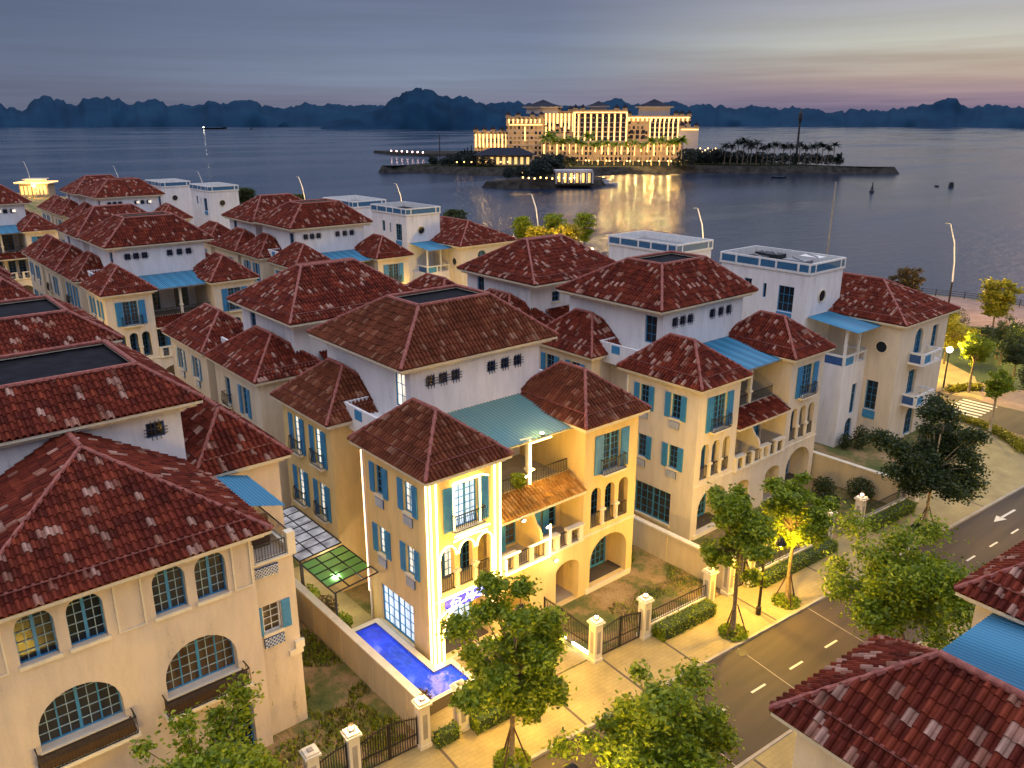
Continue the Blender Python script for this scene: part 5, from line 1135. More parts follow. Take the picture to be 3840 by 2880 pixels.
tree((55.7, 20.7, .13), 'large dark leafed tree with orange wrapped trunk near the white corner villa', 9.3, 3.2, 3.1, 14, 'leaf_dark', 'wrapped_or_lit_trunk', dens=2.4)
tree((38.6, 13.95, .13), 'wide spreading tree on the near pavement beside the road, crown over the asphalt', 7.6, 2.3, 3.5, 15, lean=(-.9, .7), dens=2.0)
tree((21.5, 16.2, .13), 'tree cut by the bottom edge in the middle, dark top and glowing lower leaves', 7.0, 2.4, 2.6, 16, dens=1.7, stakes=False)
tree((7.2, 26.1, .13), 'tree cut by the bottom edge at the left in front of the arched windows', 6.8, 2.4, 2.5, 17, dens=1.3)
tree((83.8, 22.6, .0), 'dark tree cut by the right edge above the curved green bed', 6.6, 2.2, 2.4, 18, 'leaf_dark', stakes=False)
tree((79.0, 25.2, .13), 'slim tree with pale trunk and sparse crown by the pedestrian crossing', 6.2, 1.4, 1.2, 19, 'leaf', 'wrapped_or_lit_trunk', dens=.45, stakes=False, skirtplants=False)
park = [((90.5, 31.6, .02), 'park tree with lime lit leaves right beside the white corner villa', 6.4, 1.7, 1.7, 'leaf'), ((94.5, 38.5, .02), 'park tree glowing yellow by the globe lamp', 6.0, 1.8, 1.8, 'leaf_gold_lit'),
        ((99.5, 38.0, .02), 'broad olive park tree in the middle of the orange paved park', 6.2, 2.0, 2.4, 'leaf_gold_lit'), ((104, 33.5, .02), 'dark park tree near the right edge', 5.6, 1.9, 2.4, 'leaf_dark'),
        ((96.5, 29.5, .02), 'dark park tree above the pedestrian crossing', 5.4, 1.6, 2.0, 'leaf_dark')]
for i, (lc, lb, h_, cr, cw, lm) in enumerate(park): tree(lc, lb, h_, cr, cw, 30 + i, lm, dens=.7, group='park trees', stakes=False, name='park_tree', skirtplants=False)
prom = [((119.5, 52.5, .02), 'brown layered tree by the sea railing, left of the tall bent lamp', 7.0, 2.6, 2.6, 'leaf_brown'), ((122, 41, .02), 'green layered tree by the sea railing, right of the tall bent lamp', 6.6, 2.2, 2.8, 'leaf_gold_lit'),
        ((116, 133.5, .02), 'leftmost tree of the waterfront group below the hotel', 7.6, 2.2, 2.6, 'leaf'), ((113.5, 126, .02), 'small golden lit tree in the waterfront group', 6.4, 2.0, 2.4, 'leaf_gold_lit'),
        ((121, 129, .02), 'green tree right of the bent lamp in the waterfront group', 8.0, 2.4, 3.0, 'leaf'), ((117, 121, .02), 'golden lit tree right of the bent lamp on the waterfront', 7.0, 2.6, 3.2, 'leaf_gold_lit'), ((124.5, 123.5, .02), 'rightmost green tree of the waterfront group', 8.4, 2.6, 2.6, 'leaf'),
        ((113, 154, .02), 'single dark tree above the roof left of the waterfront group', 7.5, 2.0, 3.2, 'leaf_dark'), ((101, 245, .02), 'distant dark tree beyond the left box towers', 7.5, 2.0, 3.6, 'leaf_dark'), ((104, 215, .02), 'distant dark tree beside the yellow lit waterfront roof', 7.5, 2.0, 3.0, 'leaf_dark')]
for i, (lc, lb, h_, cr, cw, lm) in enumerate(prom): tree(lc, lb, h_, cr, cw, 50 + i, lm, dens=.45, shape='tier', group='layered trees on the promenade', stakes=False, name='layered_tree', skirtplants=False, lsz=.2)
def bush(loc, r, label, m_='leaf', n_=900, sq=.9, group='round bushes', seed=1, name='bush', lsz=.11):
    rr_ = random.Random(seed); rt = thing(name, loc, 0, label, 'bush', group); b_ = MB(); st = MB(); st.tube([(0, 0, 0), (.02, .03, r * .9)], [.06, .03], 'bark', 6)
    for k in range(5): a = k * 1.26; st.tube([(0, 0, r * .3), (math.cos(a) * r * .6, math.sin(a) * r * .6, r * 1.0 * sq)], [.03, .015], 'bark', 5)
    for k in range(n_):
        d_ = Vector((rr_.gauss(0, 1), rr_.gauss(0, 1), rr_.gauss(0, 1))).normalized() * r * (rr_.random() ** .4); d_.z = d_.z * sq; leaf(b_, d_ + Vector((0, 0, r * sq)), lsz * rr_.uniform(.7, 1.2), rr_, m_)
    st.build('stem', rt); b_.build('foliage', rt); return rt
bush((115.5, 43.5, .02), 1.7, 'round dark green bush left of the tall bent lamp by the sea', 'leaf_dark', 1500, 1.1); bush((117, 36.0, .02), 1.5, 'round dark green bush at the right edge by the sea', 'leaf_dark', 1500, seed=2); bush((112, 57, .02), 1.4, 'bush top showing above the dark roof of the corner villa', 'leaf', 900, 1.3, seed=3)
bush((55.6, 28.4, .02), .9, 'dark bush in the garden of the blue shuttered villa by the wall', 'leaf_dark', 700, seed=4); bush((53.8, 27.0, .02), .9, 'wide low bush in the dark garden right of the lit pillars', 'leaf_dark', 700, .7, seed=5); bush((57.2, 26.3, .02), 1.1, 'rounded bush behind the hedge near the pillar pair', 'leaf_dark', 900, .8, seed=6)
bush((66.9, 31.4, .02), .8, 'dark potted shrub beside the arched door of the white corner villa', 'leaf_dark', 600, 1.4, seed=7); bush((65.9, 32.2, .02), .6, 'small potted shrub left of the arched door of the corner villa', 'leaf_dark', 400, 1.2, seed=8)
bush((18.3, 38.6, .05), .8, 'purple brown leafed shrub under the green canopy', 'leaf_brown', 700, seed=9); bush((18.2, 36.6, .05), .75, 'green shrub beside the end of the blue pool', 'leaf', 700, seed=10); bush((18.0, 40.3, .05), .8, 'leafy shrub against the long garden wall', 'leaf', 600, seed=11)
bush((17.8, 27.9, .75), .55, 'small planted shrub at the pool corner behind the lit pillar', 'leaf_brown', 400, seed=12); bush((27.4, 31.9, 8.1), .5, 'potted plant on the balcony rail of the lit villa', 'leaf', 400, seed=13)
bush((42.5, 27.3, .02), .9, 'pink tinged shrub in the garden behind the street lamp', 'leaf_brown', 600, seed=14)
def palm(mb_t, mb_c, x, y, z, h, fr, rr_, leafm, trunkm='bark', nf=22, seg=5, w=.4):
    mb_t.tube([(x, y, z), (x + .1 * h * .2, y, z + h * .5), (x + .15, y, z + h)], [.2, .16, .13], trunkm, 6)
    for k in range(nf):
        a = k * 2.4 + rr_.uniform(-.2, .2); el_ = rr_.uniform(-.1, 1.1); p = Vector((x + .15, y, z + h)); d_ = Vector((math.cos(a) * math.cos(el_), math.sin(a) * math.cos(el_), math.sin(el_))); s_ = d_.cross(Z).normalized()
        for q in range(seg):
            p2 = p + d_ * fr / seg; ww = w * fr * (1 - q / seg) * .5 + .05; ww2 = w * fr * (1 - (q + 1) / seg) * .5 + .02
            for sg_ in (-1, 1): mb_c.face([p, p2, p2 + s_ * sg_ * ww2 - Z * ww2 * .5, p + s_ * sg_ * ww - Z * ww * .5], leafm)
            p = p2; d_ = (d_ - Z * .33).normalized()
def palm_tree(loc, h, fr, label, group, seed, leafm='leaf', nf=16, light=False, cat='palm'):
    rt = thing('palm_tree', loc, 0, label, cat, group); a, b_ = MB(), MB(); palm(a, b_, 0, 0, 0, h, fr, random.Random(seed), leafm, 'wrapped_or_lit_trunk' if light else 'bark', nf); a.build('trunk', rt); b_.build('crown', rt); return rt
palm_tree((106, 40.5, .02), 3.2, 3.0, 'orange lit palm with drooping fronds near the roof edge of the corner villa', 'park palms', 1, 'leaf_gold_lit'); palm_tree((106.5, 34.8, .02), 3.0, 3.2, 'brown palm with upright fronds near the right edge', 'park palms', 2, 'leaf_brown')
# curved hedge bed at the corner
cb = MB(); rr_ = random.Random(5); pc = [(81.1, 31.5), (81.0, 28.5), (80.6, 26.3), (79.6, 24.3), (78.2, 22.6), (76.6, 21.4)]
for a, b_ in zip(pc, pc[1:]):
    for k in range(700):
        t = rr_.random(); x = a[0] + (b_[0] - a[0]) * t + rr_.uniform(-.55, .55); y = a[1] + (b_[1] - a[1]) * t + rr_.uniform(-.55, .55); leaf(cb, (x, y, .15 + .5 * rr_.random()), .12, rr_, 'leaf_gold_lit')
T(cb.build('hedge_bed'), 'curved lime green hedge bed rounding the street corner at the right', 'hedge', 'hedge beds')
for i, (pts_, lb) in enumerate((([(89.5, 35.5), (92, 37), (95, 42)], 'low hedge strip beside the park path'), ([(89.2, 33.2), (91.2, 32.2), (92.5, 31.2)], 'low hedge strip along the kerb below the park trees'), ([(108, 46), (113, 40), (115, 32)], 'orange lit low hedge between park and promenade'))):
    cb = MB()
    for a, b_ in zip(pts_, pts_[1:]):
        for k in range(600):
            t = rr_.random(); leaf(cb, (a[0] + (b_[0] - a[0]) * t + rr_.uniform(-.5, .5), a[1] + (b_[1] - a[1]) * t + rr_.uniform(-.5, .5), .1 + .6 * rr_.random()), .14, rr_, 'leaf_gold_lit')
    T(cb.build('hedge_bed'), lb, 'hedge', 'hedge beds')
# grass tufts in the yards, too many to count
gr = MB()
for (x0, y0, x1, y1, n_) in ((13.8, 27.2, 17.0, 42, 6500), (31.5, 25.8, 38.5, 33.5, 3600), (34.5, 29.5, 38.5, 34, 3600), (36.2, 30, 38.6, 40, 1500), (8, 27.2, 13.8, 30.8, 1600), (41, 25.5, 58, 30.3, 2200)):
    for k in range(n_):
        x, y = rr_.uniform(x0, x1), rr_.uniform(y0, y1); nz_ = noise.noise(Vector((x * .35, y * .35, 3)))
        if nz_ < -.02: continue
        h_ = rr_.uniform(.08, .3); dx, dy = rr_.uniform(-.16, .16), rr_.uniform(-.16, .16); gr.face([(x - .05, y, .0), (x + .05, y + .03, .0), (x + dx, y + dy, h_)], rr_.choice(['leaf', 'leaf', 'leaf_gold_lit', 'leaf_brown']))
go = gr.build('yard_grass'); go['label'] = 'patchy grass and weeds in the bare yards between the villas'; go['category'] = 'grass'; go['kind'] = 'stuff'

# ------------------------------------------------------------------ lamps
def street_lamp(loc, rz, label, e, proto=[None]):
    if proto[0]: o = dup(proto[0], loc, rz, label)
    else:
        o = thing('street_lamp', loc, rz, label, 'street lamp', 'street lamps beside the road'); proto[0] = o
        p = MB(); p.tube([(0, 0, 0), (0, 0, .5), (0, 0, .55), (0, 0, 5.6)], [.16, .16, .09, .06], 'iron', 8); p.build('post', o, smooth=False)
        a = MB()
        for s in (-1, 1): a.tube([(0, 0, 5.0), (s * .35, 0, 5.45), (s * .8, 0, 5.6), (s * .95, 0, 5.45)], .035, 'iron', 6)
        a.build('arm', o)
        for s in (-1, 1):
            h_ = MB(); h_.tube([(s * .95, 0, 5.5), (s * .95, 0, 5.35), (s * .95, 0, 5.15), (s * .95, 0, 5.1)], [.06, .2, .32, .33], 'iron', 12); ho_ = h_.build('lamp_head', o); b_ = MB(); b_.sphere((s * .95, 0, 5.04), .15, 'lamp_white', 6, .6); b_.build('bulb', ho_)
    for s in (-1, 1):
        l_ = bpy.data.lights.new('street_light', 'POINT'); l_.energy = e; l_.color = (1, .60, .07); l_.shadow_soft_size = .18
        lo_ = bpy.data.objects.new('street_light', l_); COL.objects.link(lo_); v_ = Matrix.Rotation(rz, 4, 'Z') @ Vector((s * .95, 0, 4.82)); lo_.location = Vector(loc) + v_
EL = 5200
street_lamp((37.9, 22.35, .13), rad(86), 'street lamp among the pair of trees in front of the blue shuttered villa', EL * .4)
street_lamp((16.3, 16.4, .13), rad(30), 'dark street lamp with two arms at the bottom edge by the glowing tree', EL * .2)
street_lamp((22.3, 24.9, .13), rad(86), 'assumed street lamp hidden behind the leafy tree in front of the lit villa', EL * .27)  # unseen lamp, assumed and added to brighten the pavement and lit villa
street_lamp((58.5, 13.3, .13), rad(86), 'assumed street lamp on the near pavement hidden by the orange roof', EL * .16)  # unseen lamp assumed from the spacing, added to light the shuttered villa's front
street_lamp((3.5, 24.3, .13), rad(86), 'added street lamp beyond the left edge on the far pavement', EL * .1)  # unseen lamp added out of view to light the nearby villa walls
for x_ in (12, 58): street_lamp((x_, 83.6, .13), rad(90), 'assumed street lamp on the second street between the villa rows', EL * .28)  # unseen lamps assumed here, added to warm the villa fronts across the street
street_lamp((32, 141, .13), rad(90), 'assumed street lamp on the third street in front of the distant villas', EL * .25)  # one more unseen lamp assumed, added to warm the distant fronts
street_lamp((27.5, 25.0 - 1.2, .13), rad(86), 'assumed street lamp behind the tree before the lit villa', EL) if False else None  # another assumed lamp, left unbuilt
def park_lamp(loc, label, h, proto=[None]):
    if proto[0]: o = dup(proto[0], loc, 0, label)
    else:
        o = thing('park_lamp', loc, 0, label, 'lamp', 'globe lamps in the park'); proto[0] = o; p = MB(); p.tube([(0, 0, 0), (0, 0, h)], [.09, .06], 'iron', 8); p.build('post', o); g_ = MB(); g_.sphere((0, 0, h + .25), .3, 'lamp_white', 8); g_.build('globe', o, smooth=True)
    l_ = bpy.data.lights.new('park_light', 'POINT'); l_.energy = 8000; l_.color = (1, .66, .12); l_.shadow_soft_size = .3; lo_ = bpy.data.objects.new('park_light', l_); COL.objects.link(lo_); lo_.location = (loc[0], loc[1], loc[2] + h + .7)
park_lamp((90.0, 34.0, .02), 'lower white globe lamp glowing among the lime park trees', 4.1); park_lamp((94.0, 38.8, .02), 'upper white globe lamp beside the roof corner of the white villa', 4.1)
park_lamp((99, 42.5, .02), 'added white globe lamp brightening the park between the trees and the palms', 4.1); park_lamp((108, 30, .02), 'added globe lamp brightening the park near the right edge', 4.1)  # both lamps are added to brighten the park
bl_ = [(131.5, 51, 'tall bent pale lamp pole on the promenade at the right'), (119.9, 89, 'bent pale lamp pole behind the white flat roofed tower'), (116, 128.6, 'bent lamp pole in the waterfront tree group'), (110, 171, 'bent lamp pole over the two white box towers left of centre'), (102.7, 208, 'bent lamp pole above the long red double roof'), (90, 247, 'bent lamp pole above the far left pair of box towers'), (79.3, 293, 'bent lamp pole above the distant red roofs at left'), (63, 345, 'bent lamp pole beside the yellow lit waterfront building')]
pr_ = None
for x, y, lb in bl_:
    if pr_ is None:
        pr_ = thing('bent_lamp', (x, y, 0), 0, lb, 'lamp', 'bent lamp poles along the promenade'); p = MB(); p.tube([(0, 0, 0), (0, 0, 4.0)], [.14, .13], 'iron', 8); p.build('base_post', pr_)
        p = MB(); p.tube([(0, 0, 4.01), (-.1, .15, 7), (-.35, .5, 10), (-.9, 1.3, 12.8)], [.13, .11, .1, .07], 'white_paint', 8); p.build('pole', pr_)
        p = MB(); p.bar((-.9, 1.3, 12.75), (-1.2, 1.8, 12.9), .16, 'grey_metal', .08); p.build('lamp_arm', pr_); p = MB(); p.box(-1.3, 1.7, 12.72, -1.1, 1.95, 12.8, 'grey_metal'); p.build('lamp_head', pr_)
    else: dup(pr_, (x, y, 0), 0, lb)
for x, y in ((130.5, 48), (118, 92), (112, 126), (108, 172), (101, 208)):
    l_ = bpy.data.lights.new('promenade_light', 'POINT'); l_.energy = 3800; l_.color = (1, .62, .22); l_.shadow_soft_size = .3; lo_ = bpy.data.objects.new('promenade_light', l_); COL.objects.link(lo_); lo_.location = (x - 4, y - 3, 9)
ms = thing('mast', (139, 76, 0), 0, 'tall thin dark mast rising behind the white box roof', 'mast'); p = MB(); p.tube([(0, 0, 0), (0, 0, 17.2)], [.22, .12], 'grey_metal', 8); p.build('pole', ms); p = MB(); p.box(-.5, -.5, 0, .5, .5, .5, 'concrete'); p.build('footing', ms)
for (x, y, lb) in ((113.5, 121, 'short lamp added under the waterfront trees to light their crowns'), (111, 108, 'short lamp post with round lamp above the red roof, left of the flat roofed tower'), (64, 345.5, 'short lamp on the waterfront far left')):  # the first lamp is added to brighten the waterfront trees
    o = thing('globe_lamp', (x, y, 0), 0, lb, 'lamp', 'short promenade lamps'); p = MB(); p.tube([(0, 0, 0), (0, 0, 4)], .07, 'white_paint', 6); p.build('post', o); p = MB(); p.sphere((0, 0, 4.2), .32, 'lamp_white', 6); p.build('globe', o)
    l_ = bpy.data.lights.new('promenade_light', 'POINT'); l_.energy = 3200; l_.color = (1, .6, .16); lo_ = bpy.data.objects.new('promenade_light', l_); COL.objects.link(lo_); lo_.location = (x - .3, y - .3, 4.8)
# yellow lit waterfront pavilion far left and the yellow lit roof
pv = thing('waterfront_pavilion', (66, 352, 0), rad(-35), 'small yellow lit waterfront building with glowing roof edge at the far left', 'building'); b_ = MB(); b_.box(-7, -4, 0, 7, 4, 6.5, 'pale_hotel'); b_.box(-8.5, -5.5, 6.5, 8.5, 5.5, 7.1, 'cream_stucco'); b_.build('wall', pv)
for k in range(7): w_ = MB(); w_.box(-6.4 + k * 1.9, -4.06, 1.2, -5.2 + k * 1.9, -4.0, 5.4, 'hotel_glow'); w_.build('window', pv)
led(pv, [(-8.5, -5.5, 7.2), (8.5, -5.5, 7.2), (8.5, 5.5, 7.2), (-8.5, 5.5, 7.2), (-8.5, -5.5, 7.2)], 'hotel_light', .12); b_ = MB(); b_.box(-4, -3, 7.101, 4, 3, 8.6, 'hotel_glow'); b_.box(-5, -4, 8.601, 5, 4, 8.9, 'cream_stucco'); b_.build('upper_room', pv)
pv.scale = (.72, .72, .72)
ys = thing('lit_kiosk', (113, 226, 0), 0, 'small yellow lit kiosk roof beyond the red double roof', 'kiosk'); b_ = MB(); b_.box(-4, -3, 0, 4, 3, 3, 'cream_stucco'); b_.box(-5, -4, 3, 5, 4, 3.3, 'trim_stucco'); b_.build('wall', ys); b_ = MB(); b_.box(-3.5, -3.05, .6, 3.5, -3.001, 2.6, 'hotel_glow'); b_.build('window', ys)
l_ = bpy.data.lights.new('kiosk_light', 'POINT'); l_.energy = 700; l_.color = (1, .8, .1); lo_ = bpy.data.objects.new('kiosk_light', l_); COL.objects.link(lo_); lo_.location = (112, 223, 5.5)
l_ = bpy.data.lights.new('kiosk_light', 'POINT'); l_.energy = 900; l_.color = (1, .6, .12); lo_ = bpy.data.objects.new('kiosk_light', l_); COL.objects.link(lo_); lo_.location = (56, 338, 5)

# ------------------------------------------------------------------ island with the lit hotel
def mound(name, pts, ztop, inset, mat, zb=SEA - 1):
    c = Vector((sum(p[0] for p in pts) / len(pts), sum(p[1] for p in pts) / len(pts), 0)); mb = MB(); n_ = len(pts)
    q = []
    for i, p in enumerate(pts):
        a, b_ = Vector((*pts[i - 1], 0)), Vector((*pts[(i + 1) % n_], 0)); t = (b_ - a).normalized(); nr = Vector((-t.y, t.x, 0))
        if nr.dot(c - Vector((*p, 0))) < 0: nr = -nr
        q.append(Vector((*p, 0)) + nr * inset)
    mb.v = [(x.x, x.y, ztop) for x in q]; tris = tessellate_polygon([[Vector((x.x, x.y, 0)) for x in q]]); k = mb.mi(mat)
    for t in tris: mb.f.append(tuple(t)); mb.m.append(k); mb.uv.append(None)
    for i in range(n_):
        j = (i + 1) % n_; mb.face([(*pts[i], zb), (*pts[j], zb), tuple(q[j]) [:2] + (ztop,), tuple(q[i])[:2] + (ztop,)], 'rock')
    o = mb.build(name); o['kind'] = 'structure'; return o
isl = [(255, 423), (269, 417), (278, 388), (283, 369), (291, 347), (298, 336), (337, 328), (369, 316), (392, 302), (409, 282), (429, 265), (446, 246), (475, 221), (472, 236), (466, 262), (470, 300), (500, 370), (510, 455), (430, 470), (360, 472), (325, 456), (290, 434), (264, 426)]
mound('island_ground', isl, 1.2, 6, 'island_earth')
mound('island_ground', [(236, 302), (241, 287), (257, 274), (282, 269), (296, 276), (308, 297), (300, 330), (277, 318), (250, 306)], .2, 3, 'rock')
mound('island_ground', [(399, 668), (388, 608), (397, 573), (440, 560), (470, 600), (420, 640)], -.6, 2, 'rock')
Fh = Vector((math.cos(rad(49.8)), math.sin(rad(49.8)), 0))
D0 = 545
def az(xfull): return rad(49.8) - math.atan((xfull - 1106) * 1.736 / 3219)
hdir = az(1310); HO = Vector((math.cos(hdir) * D0, math.sin(hdir) * D0, 1.6)); hrz = hdir - math.pi / 2
ht = thing('hotel', HO, hrz, 'large pale hotel glowing gold on the island, three dark pyramid roofs', 'hotel')
K = 3.20
def hx(f): return (f - 1310) / K
def hz(y): return 28 - (y - 253.5) * .309 - 1.6
def block(nm, f0, f1, y0, dep0, dep1, ybase=360, mat='hotel_facade'):
    b_ = MB(); b_.box(hx(f0), dep0, 0 if ybase >= 345 else hz(ybase), hx(f1), dep1, hz(y0), mat)
    b_.box(hx(f0) - .4, dep0 - .4, hz(y0) + .01, hx(f1) + .4, dep1 + .4, hz(y0) + .6, 'pale_hotel'); b_.build(nm, ht)
block('wing', 1036, 1112, 284, 6, 26); block('wing', 1106, 1182, 254, 0, 24); block('wing', 1182, 1243, 243, 8, 28); block('wing', 1243, 1351, 241, 2, 28); block('wing', 1351, 1480, 252, 6, 28); block('wing', 1457, 1495, 275, 0, 24, mat='hotel_white')
block('podium', 1180, 1460, 303, -6, 4)
def pyr(f0, f1, ye, ya, d0, d1, ywall):
    b_ = MB(); x0, x1, ze, za = hx(f0), hx(f1), hz(ye), hz(ya); mx_, my_ = (x0 + x1) / 2, (d0 + d1) / 2
    b_.box(x0 + 1.5, d0 + 1.5, hz(ywall), x1 - 1.5, d1 - 1.5, ze, 'hotel_white'); b_.box(x0 - .6, d0 - .6, ze - .8, x1 + .6, d1 + .6, ze, 'hotel_white'); b_.build('roof_tower', ht)
    r_ = MB(); ms_ = [(x0 - 1, d0 - 1), (x1 + 1, d0 - 1), (x1 + 1, d1 + 1), (x0 - 1, d1 + 1)]
    h2 = ze + (za - ze) * .45; k_ = .45
    inn = [(mx_ + (a - mx_) * k_, my_ + (b2 - my_) * k_) for a, b2 in ms_]
    for i in range(4):
        a, b2 = ms_[i], ms_[(i + 1) % 4]; c, d_ = inn[(i + 1) % 4], inn[i]; r_.face([(*a, ze), (*b2, ze), (*c, h2), (*d_, h2)], 'navy_roof'); r_.face([(*d_, h2), (*c, h2), (mx_, my_, za)], 'navy_roof')
    r_.build('roof', ht)
pyr(1140, 1216, 232, 218, 6, 26, 246); pyr(1272, 1314, 231, 221, 6, 20, 241); pyr(1371, 1443, 232, 217, 8, 27, 252)
wm = MB(); wm.box(-1.05, -.15, -1.15, 1.05, -.02, 1.15, 'navy_roof'); wproto = None
wins = []
for f in (1248, 1261, 1273, 1285, 1297, 1309, 1321, 1333, 1345):
    for y in (250, 259, 268, 277, 287, 296): wins.append((hx(f), 2, hz(y)))
for f in (1404, 1413, 1422, 1431, 1440, 1449):
    for y in (260, 269, 279, 288): wins.append((hx(f), 6, hz(y)))
for f in (1362, 1374, 1386):
    for y in (282, 292): wins.append((hx(f), 6, hz(y)))
for f in (1048, 1057, 1066, 1075, 1084, 1093): wins.append((hx(f), 6, hz(300)))
for f in (1188, 1199, 1210, 1221, 1232):
    for y in (268, 281): wins.append((hx(f), 8, hz(y)))
for f in (1116, 1126, 1165, 1175):
    for y in (281, 296): wins.append((hx(f), 0, hz(y)))
for i, (x, y, z) in enumerate(wins[:100]):
    if wproto is None: wproto = wm.build('window', ht); o = wproto
    else: o = wproto.copy(); COL.objects.link(o)
    o.location = (x, y, z)
rl_ = random.Random(3); lpb = []
def hl(f, y0, y1, dep, w=.5, mat='hotel_light'): lpb.append((hx(f), dep, hz(y0), hz(y1), w, mat))
for f in (1254, 1267, 1279, 1291, 1303, 1315, 1327, 1339): hl(f, 247, 299, 1.6, .32)
for f in (1246, 1351): hl(f, 243, 300, 1.6, .4)
for f in (1399, 1409, 1418, 1427, 1436, 1445, 1455): hl(f, 258, 298, 5.6, .32)
for k, f in enumerate(range(1040, 1112, 8)): hl(f, 287, 314, 5.6, .45)
for f in range(1186, 1243, 8): hl(f, 246, 262 + rl_.randint(0, 20), 7.6, .5)
for f in range(1112, 1180, 9): hl(f, 257, 265, -.4, .4)
for f in (1145, 1188, 1226): hl(f, 272, 300, -.5, .35)
for f in range(1356, 1480, 9): hl(f, 254, 261, 5.5, .5)
for f in range(1186, 1458, 13): hl(f, 306, 318 + rl_.randint(0, 10), -6.5, .35)
# ornate roofline: many little gabled dormers and corner turrets
for f, y, dep in ((1040, 284, 6), (1058, 284, 6), (1076, 284, 6), (1094, 284, 6), (1110, 254, 0), (1130, 254, 0), (1160, 254, 0), (1178, 254, 0), (1190, 243, 8), (1212, 243, 8), (1236, 243, 8), (1247, 241, 2), (1262, 241, 2), (1330, 241, 2), (1347, 241, 2), (1356, 252, 6), (1450, 252, 6), (1462, 252, 6), (1476, 252, 6), (1490, 275, 0), (1462, 275, 0)):
    x, z = hx(f), hz(y) + .6; tb = MB(); w = 1.5; tb.box(x - w, dep, z, x + w, dep + 3, z + 1.2, 'pale_hotel')
    tb.face([(x - w - .5, dep - .5, z + 1.2), (x + w + .5, dep - .5, z + 1.2), (x, dep + 1.5, z + 3.6)], 'navy_roof'); tb.face([(x + w + .5, dep - .5, z + 1.2), (x + w + .5, dep + 3.5, z + 1.2), (x, dep + 1.5, z + 3.6)], 'navy_roof'); tb.face([(x + w + .5, dep + 3.5, z + 1.2), (x - w - .5, dep + 3.5, z + 1.2), (x, dep + 1.5, z + 3.6)], 'navy_roof'); tb.face([(x - w - .5, dep + 3.5, z + 1.2), (x - w - .5, dep - .5, z + 1.2), (x, dep + 1.5, z + 3.6)], 'navy_roof'); tb.build('turret', ht)
for f0, f1, dep in ((1243, 1351, 2), (1396, 1456, 6), (1182, 1243, 8), (1036, 1106, 6), (1106, 1182, 0)):
    for y in (264, 273, 282, 291, 300, 309):
        if y < {1243: 246, 1396: 258, 1182: 248, 1036: 290, 1106: 275}[f0]: continue
        b_ = MB(); b_.box(hx(f0), dep - .5, hz(y) - .15, hx(f1), dep - .01, hz(y) + .15, 'hotel_white'); b_.build('balcony_slab', ht)
for k, (x, dep, z1, z0, w, mat) in enumerate(lpb[:96]):
    b_ = MB(); b_.box(x - w, dep - .25, z0, x + w, dep + .05, z1, mat); b_.build('light_strip', ht)  # glowing strips stand for the washes of light up the facade
for f0, f1, y, dep in ((1112, 1180, 268, -.5), (1460, 1494, 277, -.5), (1243, 1351, 244, 1.5), (1351, 1478, 254, 5.4)):
    b_ = MB(); b_.box(hx(f0), dep - .3, hz(y) - .3, hx(f1), dep, hz(y) + .3, 'hotel_light'); b_.build('cornice_light', ht)
b_ = MB(); b_.face([(hx(1113), -.3, hz(267)), (hx(1179), -.3, hz(267)), (hx(1170), 4, hz(250)), (hx(1122), 4, hz(250))], 'light_amber'); b_.build('gold_roof', ht) if False else None
for f, dep, y in ((1060, -6, 300), (1140, -16, 290), (1205, -12, 280), (1260, -16, 290), (1310, -18, 300), (1350, -16, 285), (1400, -14, 300), (1450, -14, 300)):
    l_ = bpy.data.lights.new('hotel_flood', 'POINT'); l_.energy = 5000; l_.color = (1, .55, .12); l_.shadow_soft_size = 1; lo_ = bpy.data.objects.new('hotel_flood', l_); COL.objects.link(lo_)
    lo_.location = HO + Matrix.Rotation(hrz, 3, 'Z') @ Vector((hx(f), dep, max(3, hz(y))))
def isl_at(xf, dist, z=1.6):
    # keep every plant and lamp behind the island's own shoreline
    if dist < 500 and dist >= 380:
        if xf < 1100: dist = 480 + (dist - 384) * .3
        elif xf < 1200 and dist < 415: pass
        elif xf < 1500: dist = 488 + (dist - 425) * .4
        else: dist = 512 + (dist - 415) * .4
    a = az(xf); return Vector((math.cos(a) * dist, math.sin(a) * dist, z))
# low restaurant with dark hipped roof, lit jetty pavilion
rs = thing('island_restaurant', isl_at(1085, 405, 1.6), az(1085) - math.pi / 2, 'low island restaurant with a dark hipped roof and lit arches', 'building'); b_ = MB(); b_.box(-13, 0, 0, 15, 12, 5, 'pale_hotel'); b_.build('wall', rs)
b_ = MB(); ms_ = [(-15, -2), (17, -2), (17, 14), (-15, 14)]; tp = [(-6, 6), (9, 6)]
b_.face([(*ms_[0], 5), (*ms_[1], 5), (*tp[1], 8.4), (*tp[0], 8.4)], 'navy_roof'); b_.face([(*ms_[2], 5), (*ms_[3], 5), (*tp[0], 8.4), (*tp[1], 8.4)], 'navy_roof'); b_.face([(*ms_[1], 5), (*ms_[2], 5), (*tp[1], 8.4)], 'navy_roof'); b_.face([(*ms_[3], 5), (*ms_[0], 5), (*tp[0], 8.4)], 'navy_roof'); b_.build('roof', rs); rs.scale = (1.15, 1.15, 1.15)
for k in range(9): w_ = MB(); w_.box(-12 + k * 3, -.1, .6, -10.6 + k * 3, -.01, 4, 'hotel_glow'); w_.build('window', rs)
jp = thing('jetty_pavilion', isl_at(1243, 378, -1.2), az(1243) - math.pi / 2 + .12, 'white lit pavilion with tall columns on the end of the jetty', 'building'); b_ = MB(); b_.box(-9, 0, 0, 9, 9, .8, 'rock'); b_.box(-8.4, .8, 5.6, 8.6, 8.6, 6.6, 'hotel_white'); b_.build('roof', jp)
for k in range(7): c_ = MB(); c_.box(-8.2 + k * 2.75, .8, .8, -7.6 + k * 2.75, 1.4, 5.6, 'hotel_white'); c_.build('column', jp)
